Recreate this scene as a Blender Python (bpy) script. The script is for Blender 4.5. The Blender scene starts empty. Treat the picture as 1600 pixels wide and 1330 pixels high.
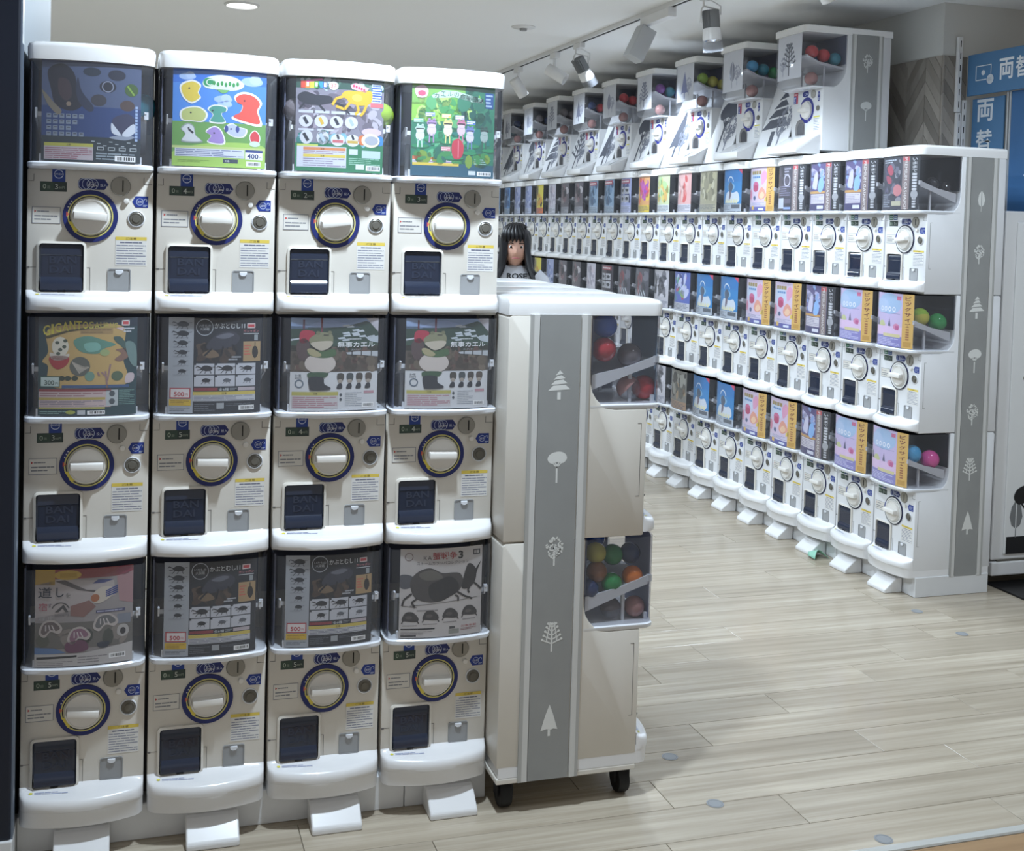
import bpy, bmesh, math, random
from mathutils import Vector, Matrix
from mathutils.geometry import tessellate_polygon
rnd = random.Random(7)
PI = math.pi
SC = bpy.context.scene
COL = SC.collection

# ------------------------------------------------------------------ camera
F_PX, CX, CY, PITCH, ROLL, YAW, CAM_Z = 1809.896, 770.534, 424.291, .0379, -.0281, .2997, 1.4182
cam_d = bpy.data.cameras.new('camera')
cam_d.sensor_fit = 'HORIZONTAL'
cam_d.sensor_width = 36
cam_d.lens = F_PX * 36 / 1600
cam_d.shift_x = (800 - CX) / 1600
cam_d.shift_y = (CY - 665) / 1600
cam_d.clip_start = .05
cam = bpy.data.objects.new('camera', cam_d)
COL.objects.link(cam)
fw = Vector((0, math.cos(PITCH), -math.sin(PITCH)))
rt = Vector((1, 0, 0))
dn = fw.cross(rt)
cr, sr = math.cos(ROLL), math.sin(ROLL)
rt, dn = cr * rt + sr * dn, -sr * rt + cr * dn
rz = Matrix.Rotation(-YAW, 3, 'Z')
rt, dn, fw = rz @ rt, rz @ dn, rz @ fw
m3 = Matrix((rt, -dn, -fw)).transposed()
cam.matrix_world = Matrix.Translation((0, 0, CAM_Z)) @ m3.to_4x4()
SC.camera = cam

# ------------------------------------------------------------------ world and exposure
w = bpy.data.worlds.new('mall_light')
w.use_nodes = True
SC.world = w
bg = w.node_tree.nodes['Background']
bg.inputs[0].default_value = (.97, .955, .94, 1)
bg.inputs[1].default_value = .44
SC.view_settings.view_transform = 'Standard'
SC.view_settings.look = 'None'
SC.view_settings.gamma = 1
SC.view_settings.use_curve_mapping = False
SC.view_settings.exposure = -.2
COOL = (.74, .87, 1.0)

def area(name, loc, energy, size, color=COOL, spread=150, rot=(0, 0, 0)):
    l = bpy.data.lights.new(name, 'AREA')
    l.shape = 'DISK'
    l.size = size
    l.energy = energy
    l.color = color
    l.spread = math.radians(spread)
    o = bpy.data.objects.new(name, l)
    COL.objects.link(o)
    o.location = loc
    o.rotation_euler = rot
    return o

CEIL = 2.5
# downlights, first visible, second inferred from shadows, rest added as fill: x, y, watts, spread
DOWNLIGHTS = [(.489, 5.973, 70, 175), (.56, 2.16, 38, 150), (1.75, 1.5, 4, 150), (1.62, 3.95, 24, 170), (-.9, 4.6, 80, 178), (.489, 8.3, 70, 175), (3.1, 2.6, 26, 165)]
for x, y, e, s in DOWNLIGHTS:
    area('downlight_lamp', (x, y, CEIL - .022), e, .11, spread=s)
# track spots, visible ones, then added fill: x, y, z, aim, watts, cone
TRACK_X = 2.39
SPOTS = [((2.43, 6.13, 2.33), (2.97, 6.15, 1.80), 62, 80), ((2.36, 5.30, 2.26), (2.75, 5.2, 1.0), 46, 110), ((2.40, 4.645, 2.24), (2.7, 4.5, .9), 50, 120),
         ((2.44, 3.75, 2.31), (2.95, 4.3, 1.0), 36, 100), ((2.43, 7.3, 2.33), (2.97, 7.4, 1.7), 60, 100), ((2.43, 8.5, 2.33), (2.97, 8.6, 1.7), 60, 100)]
for p, a, e, c in SPOTS:
    l = bpy.data.lights.new('track_spot_lamp', 'SPOT')
    l.energy = e
    l.color = COOL
    l.spot_size = math.radians(c)
    l.spot_blend = .6
    l.shadow_soft_size = .035
    o = bpy.data.objects.new('track_spot_lamp', l)
    COL.objects.link(o)
    o.location = p
    o.rotation_euler = (Vector(a) - Vector(p)).to_track_quat('-Z', 'Y').to_euler()

# ------------------------------------------------------------------ helpers
def lin(c):
    return tuple((x / 12.92 if x <= .04045 else ((x + .055) / 1.055) ** 2.4) for x in c)
def hx(s):
    return tuple(int(s[i:i + 2], 16) / 255 for i in (0, 2, 4))
def rgb(c):
    return lin(hx(c) if isinstance(c, str) else c)

MATS = {}
def mat(name, col, rough=.4, metal=0, spec=.5, coat=0, emit=None, trans=0, noise=None, bump=None, ior=1.45):
    if name in MATS:
        return MATS[name]
    m = bpy.data.materials.new(name)
    m.use_nodes = True
    nt = m.node_tree
    b = nt.nodes['Principled BSDF']
    c = rgb(col)
    b.inputs['Base Color'].default_value = (*c, 1)
    b.inputs['Roughness'].default_value = rough
    b.inputs['Metallic'].default_value = metal
    b.inputs['Specular IOR Level'].default_value = spec
    b.inputs['Coat Weight'].default_value = coat
    b.inputs['IOR'].default_value = ior
    b.inputs['Transmission Weight'].default_value = trans
    if emit:
        b.inputs['Emission Color'].default_value = (*rgb(emit[0]), 1)
        b.inputs['Emission Strength'].default_value = emit[1]
    if noise:                     # (scale, second colour, amount)
        tc = nt.nodes.new('ShaderNodeTexCoord')
        nz = nt.nodes.new('ShaderNodeTexNoise')
        nz.inputs['Scale'].default_value = noise[0]
        nz.inputs['Detail'].default_value = 5
        rp = nt.nodes.new('ShaderNodeMapRange')
        rp.inputs[1].default_value = .35
        rp.inputs[2].default_value = .7
        rp.inputs[4].default_value = noise[2]
        mx = nt.nodes.new('ShaderNodeMix')
        mx.data_type = 'RGBA'
        mx.inputs[6].default_value = (*c, 1)
        mx.inputs[7].default_value = (*rgb(noise[1]), 1)
        nt.links.new(tc.outputs['Object'], nz.inputs['Vector'])
        nt.links.new(nz.outputs['Fac'], rp.inputs[0])
        nt.links.new(rp.outputs[0], mx.inputs[0])
        nt.links.new(mx.outputs[2], b.inputs['Base Color'])
    if bump:
        tc2 = nt.nodes.new('ShaderNodeTexCoord')
        n2 = nt.nodes.new('ShaderNodeTexNoise')
        n2.inputs['Scale'].default_value = bump[0]
        bp = nt.nodes.new('ShaderNodeBump')
        bp.inputs['Strength'].default_value = bump[1]
        bp.inputs['Distance'].default_value = .002
        nt.links.new(tc2.outputs['Object'], n2.inputs['Vector'])
        nt.links.new(n2.outputs['Fac'], bp.inputs['Height'])
        nt.links.new(bp.outputs['Normal'], b.inputs['Normal'])
    MATS[name] = m
    return m

def clear_mat(name, tint, gloss=.9, rough=.06, base=.035, haze=.05):
    """thin clear plastic sheet: tinted see-through with a Fresnel-weighted gloss"""
    m = bpy.data.materials.new(name)
    m.use_nodes = True
    nt = m.node_tree
    nt.nodes.clear()
    out = nt.nodes.new('ShaderNodeOutputMaterial')
    tr = nt.nodes.new('ShaderNodeBsdfTransparent')
    tr.inputs[0].default_value = (*tint, 1)
    gl = nt.nodes.new('ShaderNodeBsdfGlossy')
    gl.inputs['Color'].default_value = (gloss, gloss, gloss, 1)
    gl.inputs['Roughness'].default_value = rough
    lw = nt.nodes.new('ShaderNodeLayerWeight')          # the same seen from either side of the sheet
    lw.inputs['Blend'].default_value = .5
    fr = nt.nodes.new('ShaderNodeMath')
    fr.operation = 'POWER'
    fr.inputs[1].default_value = 5
    nt.links.new(lw.outputs['Facing'], fr.inputs[0])
    ad = nt.nodes.new('ShaderNodeMath')
    ad.operation = 'MULTIPLY_ADD'
    ad.use_clamp = True
    ad.inputs[1].default_value = .9
    ad.inputs[2].default_value = base
    mx = nt.nodes.new('ShaderNodeMixShader')
    nt.links.new(fr.outputs[0], ad.inputs[0])
    nt.links.new(ad.outputs[0], mx.inputs[0])
    nt.links.new(tr.outputs[0], mx.inputs[1])
    nt.links.new(gl.outputs[0], mx.inputs[2])
    df = nt.nodes.new('ShaderNodeBsdfDiffuse')          # faint lit haze put into the plastic, lightens dark case interiors
    df.inputs[0].default_value = (.8, .83, .92, 1)
    m2 = nt.nodes.new('ShaderNodeMixShader')
    m2.inputs[0].default_value = haze
    nt.links.new(mx.outputs[0], m2.inputs[1])
    nt.links.new(df.outputs[0], m2.inputs[2])
    nt.links.new(m2.outputs[0], out.inputs[0])
    MATS[name] = m
    return m

def print_mat(name, rough=.35):
    """flat print: the colour comes from the mesh's own colour attribute"""
    m = bpy.data.materials.new(name)
    m.use_nodes = True
    nt = m.node_tree
    b = nt.nodes['Principled BSDF']
    a = nt.nodes.new('ShaderNodeVertexColor')
    a.layer_name = 'Col'
    nt.links.new(a.outputs[0], b.inputs['Base Color'])
    b.inputs['Roughness'].default_value = rough
    MATS[name] = m
    return m

class MB:
    def __init__(s):
        s.v, s.f, s.m = [], [], []
    def add(s, vs, fs, m=0):
        o = len(s.v)
        s.v += [tuple(p) for p in vs]
        for f in fs:
            s.f.append([i + o for i in f])
            s.m.append(m)
        return s
    def box(s, x0, x1, y0, y1, z0, z1, m=0):
        return s.add([(x, y, z) for z in (z0, z1) for y in (y0, y1) for x in (x0, x1)],
                     [(0, 2, 3, 1), (4, 5, 7, 6), (0, 1, 5, 4), (2, 6, 7, 3), (0, 4, 6, 2), (1, 3, 7, 5)], m)
    def prism(s, poly, a0, a1, axis, m=0, caps=True):
        n = len(poly)
        def P(p, a):
            return {'x': (a, p[0], p[1]), 'y': (p[0], a, p[1]), 'z': (p[0], p[1], a)}[axis]
        vs = [P(p, a0) for p in poly] + [P(p, a1) for p in poly]
        fs = [(i, (i + 1) % n, n + (i + 1) % n, n + i) for i in range(n)]
        if caps:
            fs += [tuple(range(n - 1, -1, -1)), tuple(range(n, 2 * n))]
        return s.add(vs, fs, m)
    def loft(s, rings, cap0=True, cap1=True, m=0, closed=True):
        n = len(rings[0])
        vs = [p for r in rings for p in r]
        fs = []
        k = n if closed else n - 1
        for i in range(len(rings) - 1):
            for j in range(k):
                a, b = i * n + j, i * n + (j + 1) % n
                fs.append((a, b, b + n, a + n))
        if cap0:
            fs.append(tuple(range(n - 1, -1, -1)))
        if cap1:
            fs.append(tuple((len(rings) - 1) * n + j for j in range(n)))
        return s.add(vs, fs, m)
    def lathe(s, prof, n=24, axis='y', c=(0, 0, 0), m=0, cap0=True, cap1=True):
        """prof: list of (radius, position along axis)"""
        rings = []
        for r, t in prof:
            ring = []
            for k in range(n):
                a = 2 * PI * k / n
                p, q = r * math.cos(a), r * math.sin(a)
                ring.append({'y': (c[0] + p, c[1] + t, c[2] + q), 'z': (c[0] + p, c[1] + q, c[2] + t), 'x': (c[0] + t, c[1] + p, c[2] + q)}[axis])
            rings.append(ring)
        return s.loft(rings, cap0, cap1, m)
    def tube(s, pts, r, n=8, m=0):
        pts = [Vector(p) for p in pts]
        rings = []
        for i, p in enumerate(pts):
            d = (pts[min(i + 1, len(pts) - 1)] - pts[max(i - 1, 0)]).normalized()
            if i == 0:
                u = d.cross(Vector((0, 0, 1)))
                if u.length < .3:
                    u = d.cross(Vector((1, 0, 0)))
            else:
                u = u - d * u.dot(d)
            u.normalize()
            w_ = d.cross(u)
            rr = r[i] if isinstance(r, (list, tuple)) else r
            rings.append([p + rr * (math.cos(2 * PI * k / n) * u + math.sin(2 * PI * k / n) * w_) for k in range(n)])
        return s.loft(rings, True, True, m)
    def ball(s, c, r, n=16, k=10, m=0):
        prof = [(r * math.sin(PI * i / k) + 1e-5, -r * math.cos(PI * i / k)) for i in range(k + 1)]
        return s.lathe(prof, n, 'z', c, m)
    def mesh(s, name, mats, smooth=35, bevel=0, segs=2):
        me = bpy.data.meshes.new(name)
        me.from_pydata(s.v, [], s.f)
        for p, mi in zip(me.polygons, s.m):
            p.material_index = mi
        bm = bmesh.new()
        bm.from_mesh(me)
        bmesh.ops.remove_doubles(bm, verts=bm.verts, dist=1e-6)
        bmesh.ops.recalc_face_normals(bm, faces=bm.faces)
        if bevel:
            es = [e for e in bm.edges if len(e.link_faces) == 2 and e.calc_face_angle(0) > .6]
            bmesh.ops.bevel(bm, geom=es, offset=bevel, segments=segs, profile=.5, affect='EDGES', clamp_overlap=True)
        bm.to_mesh(me)
        bm.free()
        for m in (mats if isinstance(mats, (list, tuple)) else [mats]):
            me.materials.append(m)
        if smooth:
            me.shade_smooth()
            me.set_sharp_from_angle(angle=math.radians(smooth))
        return me

def new(name, me, parent=None, loc=None, rot=None):
    o = bpy.data.objects.new(name, me)
    COL.objects.link(o)
    if parent:
        o.parent = parent
    if loc is not None:
        o.location = loc
    if rot is not None:
        o.rotation_euler = rot
    return o
def tag(o, label, cat, group=None):
    o['label'] = label
    o['category'] = cat
    if group:
        o['group'] = group
    return o
def thing(name, label, cat, loc=(0, 0, 0), rotz=0, group=None):
    return tag(new(name, None, None, loc, (0, 0, rotz)), label, cat, group)
def struct(name, me, parent=None):
    o = new(name, me, parent)
    if not parent:
        o['kind'] = 'structure'
    return o
def catmull(pts, k=5):
    n = len(pts)
    out = []
    for i in range(n):
        p0, p1, p2, p3 = (pts[(i + j - 1) % n] for j in range(4))
        for t in range(k):
            t /= k
            out.append(tuple(.5 * (2 * p1[a] + (p2[a] - p0[a]) * t + (2 * p0[a] - 5 * p1[a] + 4 * p2[a] - p3[a]) * t * t
                                   + (3 * p1[a] - p0[a] - 3 * p2[a] + p3[a]) * t ** 3) for a in (0, 1)))
    return out
def arc_pts(cx, cy, r, a0, a1, n):
    return [(cx + r * math.cos(math.radians(a0 + (a1 - a0) * i / n)), cy + r * math.sin(math.radians(a0 + (a1 - a0) * i / n))) for i in range(n + 1)]
def rrect(x0, x1, y0, y1, r, n=4):
    return (arc_pts(x1 - r, y0 + r, r, -90, 0, n) + arc_pts(x1 - r, y1 - r, r, 0, 90, n)
            + arc_pts(x0 + r, y1 - r, r, 90, 180, n) + arc_pts(x0 + r, y0 + r, r, 180, 270, n))

# ------------------------------------------------------------------ flat print (posters, stickers, decals)
GLY = {}
def glyphs(txt, bold=0):
    key = (txt, bold)
    if key not in GLY:
        cu = bpy.data.curves.new('lettering', 'FONT')
        cu.body = txt
        cu.resolution_u = 2
        cu.offset = bold
        ob = bpy.data.objects.new('lettering', cu)
        me = bpy.data.meshes.new_from_object(ob)
        me.calc_loop_triangles()
        vs = [(v.co.x, v.co.y) for v in me.vertices]
        GLY[key] = (vs, [tuple(t.vertices) for t in me.loop_triangles])
        bpy.data.objects.remove(ob)
        bpy.data.meshes.remove(me)
        bpy.data.curves.remove(cu)
    return GLY[key]

class Canvas:
    """a printed sheet. Coordinates 0..1 from its top left corner, y down; L is the print layer"""
    def __init__(s, w, h, base=None):
        s.w, s.h, s.t = w, h, []
        s.base = base is not None
        if base is not None:
            s.rect(0, 0, 1, 1, base, 0)
    def tri(s, a, b, c, col, L):
        s.t.append((a, b, c, col, L))
    def poly(s, pts, col, L=1):
        col = rgb(col)
        for t in tessellate_polygon([[Vector((p[0], p[1], 0)) for p in pts]]):
            s.tri(pts[t[0]], pts[t[1]], pts[t[2]], col, L)
    def rect(s, x0, y0, x1, y1, col, L=1):
        s.poly([(x0, y0), (x1, y0), (x1, y1), (x0, y1)], col, L)
    def frame(s, x0, y0, x1, y1, t, col, L=1):
        k = s.w / s.h
        for r in ((x0, y0, x1, y0 + t * k), (x0, y1 - t * k, x1, y1), (x0, y0, x0 + t, y1), (x1 - t, y0, x1, y1)):
            s.rect(*r, col, L)
    def ell(s, cx, cy, rx, ry=None, col='000000', L=1, n=16, rot=0):
        ry = rx * s.w / s.h if ry is None else ry
        ca, sa = math.cos(rot), math.sin(rot)
        s.poly([(cx + rx * math.cos(2 * PI * i / n) * ca - ry * math.sin(2 * PI * i / n) * sa,
                 cy + rx * math.cos(2 * PI * i / n) * sa + ry * math.sin(2 * PI * i / n) * ca) for i in range(n)], col, L)
    def ring(s, cx, cy, r0, r1, col, L=1, n=24, a0=0, a1=360):
        k = s.w / s.h
        col = rgb(col)
        for i in range(n):
            a, b = (math.radians(a0 + (a1 - a0) * j / n) for j in (i, i + 1))
            p = [(cx + r * math.cos(t), cy - r * math.sin(t) * k) for r, t in ((r0, a), (r1, a), (r1, b), (r0, b))]
            s.tri(p[0], p[1], p[2], col, L)
            s.tri(p[0], p[2], p[3], col, L)
    def blob(s, pts, col, L=1, k=4):
        s.poly(catmull(pts, k), col, L)
    def line(s, x0, y0, x1, y1, t, col, L=1):
        k = s.w / s.h
        dx, dy = x1 - x0, (y1 - y0) / k
        l = math.hypot(dx, dy) or 1
        nx, ny = -dy / l * t / 2, dx / l * t / 2 * k
        s.poly([(x0 + nx, y0 + ny), (x1 + nx, y1 + ny), (x1 - nx, y1 - ny), (x0 - nx, y0 - ny)], col, L)
    def text(s, txt, x, y, h, col, L=4, anchor='l', width=None, rot=0, squash=1, bold=0):
        """h: cap height as a share of the sheet's height, (x, y) the middle of the line"""
        vs, ts = glyphs(txt, bold)
        if not vs:
            return
        x0, x1 = min(v[0] for v in vs), max(v[0] for v in vs)
        y0, y1 = min(v[1] for v in vs), max(v[1] for v in vs)
        k = h / (y1 - y0)
        kx = k * s.h / s.w * squash
        if width:
            kx = width / (x1 - x0)
        off = {'l': 0, 'c': -.5, 'r': -1}[anchor] * (x1 - x0) * kx
        col = rgb(col)
        ca, sa = math.cos(rot), math.sin(rot)
        P = []
        for v in vs:
            px = (off + (v[0] - x0) * kx) * s.w
            py = -((v[1] - (y0 + y1) / 2) * k) * s.h
            P.append((x + (px * ca - py * sa) / s.w, y + (px * sa + py * ca) / s.h))
        for t in ts:
            s.tri(P[t[0]], P[t[1]], P[t[2]], col, L)
    def vtext(s, txt, x, y0, y1, h, col, L=4, rot=0, width=None, bold=0):
        n = len(txt)
        for i, ch in enumerate(txt):
            s.text(ch, x, y0 + (y1 - y0) * (i + .5) / n, h, col, L, 'c', rot=rot, width=width, bold=bold)
    def lines(s, x0, y0, x1, y1, n, col, L=2, fill=.5, seed=1):
        r = random.Random(seed)
        for i in range(n):
            y = y0 + (y1 - y0) * (i + .5) / n
            t = (y1 - y0) / n * fill / 2
            x = x0
            end = x1 - (x1 - x0) * r.choice((0, 0, .1, .3))
            while x < end - .01:
                e = min(end, x + (x1 - x0) * r.uniform(.12, .4))
                s.rect(x, y - t, e, y + t, col, L)
                x = e + (x1 - x0) * .02
    def barcode(s, x0, y0, x1, y1, L=3):
        s.rect(x0, y0, x1, y1, 'F4F4F4', L)
        r = random.Random(3)
        x = x0 + (x1 - x0) * .12
        while x < x1 - (x1 - x0) * .12:
            e = x + (x1 - x0) * r.uniform(.02, .06)
            s.rect(x, y0 + (y1 - y0) * .2, e, y1 - (y1 - y0) * .2, '222222', L + 1)
            x = e + (x1 - x0) * r.uniform(.02, .05)
    def mesh(s, name, fn, strips=1, step=.00022, m=None):
        """fn(x, y, out) maps a point of the sheet (metres from its top left, y down) and its layer height into space"""
        V, Fc, C = [], [], []
        cuts = [i / strips for i in range(strips + 1)]
        for a, b, c, col, L in s.t:
            p = [a, b, c]
            if s.base:
                p = clip(clip(p, 0, 1), 1, -1)
                p = [(v, u) for u, v in p]
                p = [(v, u) for u, v in clip(clip(p, 0, 1), 1, -1)]
                if len(p) < 3:
                    continue
            polys = [p]
            if strips > 1:
                polys = []
                src = p
                lo, hi = min(q[0] for q in src), max(q[0] for q in src)
                for i in range(strips):
                    u0, u1 = cuts[i], cuts[i + 1]
                    if i == 0:
                        u0 = -9
                    if i == strips - 1:
                        u1 = 9
                    if hi <= u0 or lo >= u1:
                        continue
                    p = clip(clip(src, u0, 1), u1, -1)
                    if len(p) > 2:
                        polys.append(p)
            for p in polys:
                o = len(V)
                for q in p:
                    V.append(fn(q[0] * s.w, q[1] * s.h, L * step))
                    C.append(col)
                Fc.append(tuple(range(o, o + len(p))))
        me = bpy.data.meshes.new(name)
        me.from_pydata(V, [], Fc)
        at = me.color_attributes.new('Col', 'FLOAT_COLOR', 'POINT')
        flat = []
        for c in C:
            flat += [c[0], c[1], c[2], 1]
        at.data.foreach_set('color', flat)
        me.materials.append(m or M_PRINT)
        return me
def clip(p, u, sgn):
    out = []
    n = len(p)
    for i in range(n):
        a, b = p[i], p[(i + 1) % n]
        da, db = (a[0] - u) * sgn, (b[0] - u) * sgn
        if da >= 0:
            out.append(a)
        if (da > 0 > db) or (da < 0 < db):
            t = da / (da - db)
            out.append((a[0] + (b[0] - a[0]) * t, a[1] + (b[1] - a[1]) * t))
    return out

def tree(c, kind, cx, cy, h, col, L=1):
    """tree decal centred at (cx, cy), h tall in metres, on canvas c"""
    H, W = h / c.h, h / c.w
    X = lambda x: cx + x * W
    Y = lambda y: cy - y * H
    P = lambda pts: [(X(x), Y(y)) for x, y in pts]
    if kind == 'stripe_fir':
        c.rect(X(-.06), Y(-.24), X(.06), Y(-.5), col, L)
        ys = [-.2, .0, .17, .32, .5]
        for i in range(4):
            y0, y1 = ys[i] + .015, ys[i + 1]
            w0, w1 = .36 * (.5 - y0) / .7 + .05, .30 * (.5 - y1) / .7
            c.poly(P([(-w0, y0 - .02), (w0, y0 + .03), (w1, y1), (-w1, y1 - .03)]), col, L)
    elif kind == 'fir':
        c.rect(X(-.04), Y(-.3), X(.04), Y(-.5), col, L)
        c.poly(P([(0, .5), (.12, .2), (.2, -.05), (.28, -.3), (.14, -.27), (.04, -.31), (-.08, -.27), (-.28, -.32), (-.2, -.05), (-.12, .2)]), col, L)
    elif kind == 'umbrella':
        c.blob(P([(-.32, .25), (-.26, .4), (-.1, .48), (.1, .5), (.28, .42), (.33, .26), (.2, .13), (0, .17), (-.2, .12)]), col, L)
        c.rect(X(-.03), Y(.1), X(.03), Y(-.5), col, L)
        for a, b in ((-.16, .16), (.16, .16), (-.07, .16), (.07, .16)):
            c.line(X(a), Y(b), X(0), Y(-.02), .035 * W, col, L + 1)
    elif kind == 'twig':
        c.rect(X(-.03), Y(.45), X(.03), Y(-.5), col, L)
        for i, y in enumerate((-.22, -.08, .06, .2, .32)):
            k = .34 - .05 * i
            for sx in (-1, 1):
                c.line(X(0), Y(y), X(sx * k), Y(y + .14), .045 * W, col, L + 1)
                c.line(X(sx * k * .5), Y(y + .07), X(sx * k * .55), Y(y + .2), .04 * W, col, L + 2)
                c.ell(X(sx * k), Y(y + .15), .045 * W, None, col, L + 3, 8)
        c.ell(X(0), Y(.46), .05 * W, None, col, L + 3, 8)
    elif kind == 'leafy':
        r = random.Random(5)
        c.rect(X(-.03), Y(.2), X(.03), Y(-.5), col, L)
        for i in range(64):
            a, q = r.uniform(0, 6.28), math.sqrt(r.random())
            x, y = .3 * q * math.cos(a), .13 + .36 * q * math.sin(a)
            c.ell(X(x), Y(y), .052 * W, .032 * H, col, L + 1 + i % 4, 7, r.uniform(0, 3))
    elif kind == 'leaf':
        pts = [(0, .5), (.14, .3), (.2, .05), (.16, -.15), (.03, -.3), (.02, -.5), (-.02, -.5), (-.03, -.3), (-.16, -.15), (-.2, .05), (-.14, .3)]
        r_ = P(pts[:7])
        c.poly(P([(.015, .42), (.14, .25), (.19, .0), (.13, -.2), (.015, -.28)]), col, L)
        c.poly(P([(-.015, .42), (-.14, .25), (-.19, .0), (-.13, -.2), (-.015, -.28)]), col, L)
        c.rect(X(-.012), Y(-.28), X(.012), Y(-.5), col, L)

# ------------------------------------------------------------------ materials
M_PRINT = print_mat('printed_paper', .4)
M_DECAL = print_mat('printed_vinyl', .5)
M_SHELL = mat('white_shell_plastic', (.905, .905, .91), .24, coat=.15, noise=(3, 'DAD9D6', .35))
M_FACE = mat('ivory_face_plastic', (.855, .838, .805), .3, noise=(6, 'CFC9BD', .3))
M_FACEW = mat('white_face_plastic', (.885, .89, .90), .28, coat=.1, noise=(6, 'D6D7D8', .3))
M_DARK2 = mat('black_liner_plastic', (.17, .18, .21), .4)
M_LIP = mat('milky_plastic', (.86, .87, .89), .25)
M_CAP = mat('white_cap_plastic', (.92, .92, .92), .2, coat=.2)
M_CLEAR = clear_mat('clear_case_plastic', (.93, .935, .95))
M_SMOKE = clear_mat('smoked_case_plastic', (.80, .80, .82))
M_DARK = mat('dark_liner_plastic', (.41, .43, .51), .4)
M_SEAM = mat('panel_gap', (.42, .41, .40), .6)
M_HOP = mat('grey_hopper_plastic', (.74, .74, .76), .4)
M_KNOB = mat('white_dial_plastic', (.90, .89, .87), .38)
M_FLAP = mat('smoked_flap_plastic', (.15, .18, .25), .16, coat=.5)
M_STEEL = mat('brushed_steel', (.60, .59, .56), .35, metal=.35)
M_STEELD = mat('dark_steel', (.45, .44, .41), .4, metal=.35)
M_BLACK = mat('black_rubber', (.07, .07, .075), .6)
M_GREY = mat('grey_tray_plastic', (.60, .605, .61), .4)
M_WRAP = mat('grey_wrap_vinyl', (.585, .59, .585), .5, noise=(9, '8C8D8C', .6), bump=(14, .25))
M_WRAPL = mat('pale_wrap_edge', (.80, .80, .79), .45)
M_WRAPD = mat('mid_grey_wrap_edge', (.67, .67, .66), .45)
M_NAVY = mat('navy_painted_pillar', (.085, .115, .18), .45, noise=(2, '0C1018', .5))
M_PILLG = mat('blue_grey_panel', (.38, .43, .47), .5)
M_CEIL = mat('white_ceiling_paint', (.95, .955, .96), .85)
M_WALL = mat('white_wall_paint', (.80, .80, .785), .8, bump=(60, .1))
M_PLINTH = mat('white_plinth_laminate', (.86, .865, .87), .35)
M_BLUE = mat('blue_sign_board', (.33, .50, .66), .45)
M_BLUED = mat('deep_blue_board', (.25, .43, .62), .45)
M_ALU = mat('pale_aluminium', (.78, .79, .80), .35, metal=.6)
M_WHITEM = mat('white_enamel', (.88, .88, .88), .3)
M_FIN = mat('grey_cast_fins', (.52, .53, .54), .5, metal=.3)
M_MIRROR = mat('chrome_reflector', (.95, .95, .95), .04, metal=1)
M_GLOW = mat('lit_lamp_diffuser', (1, 1, 1), .5, emit=((1, 1, 1), 6))

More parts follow.
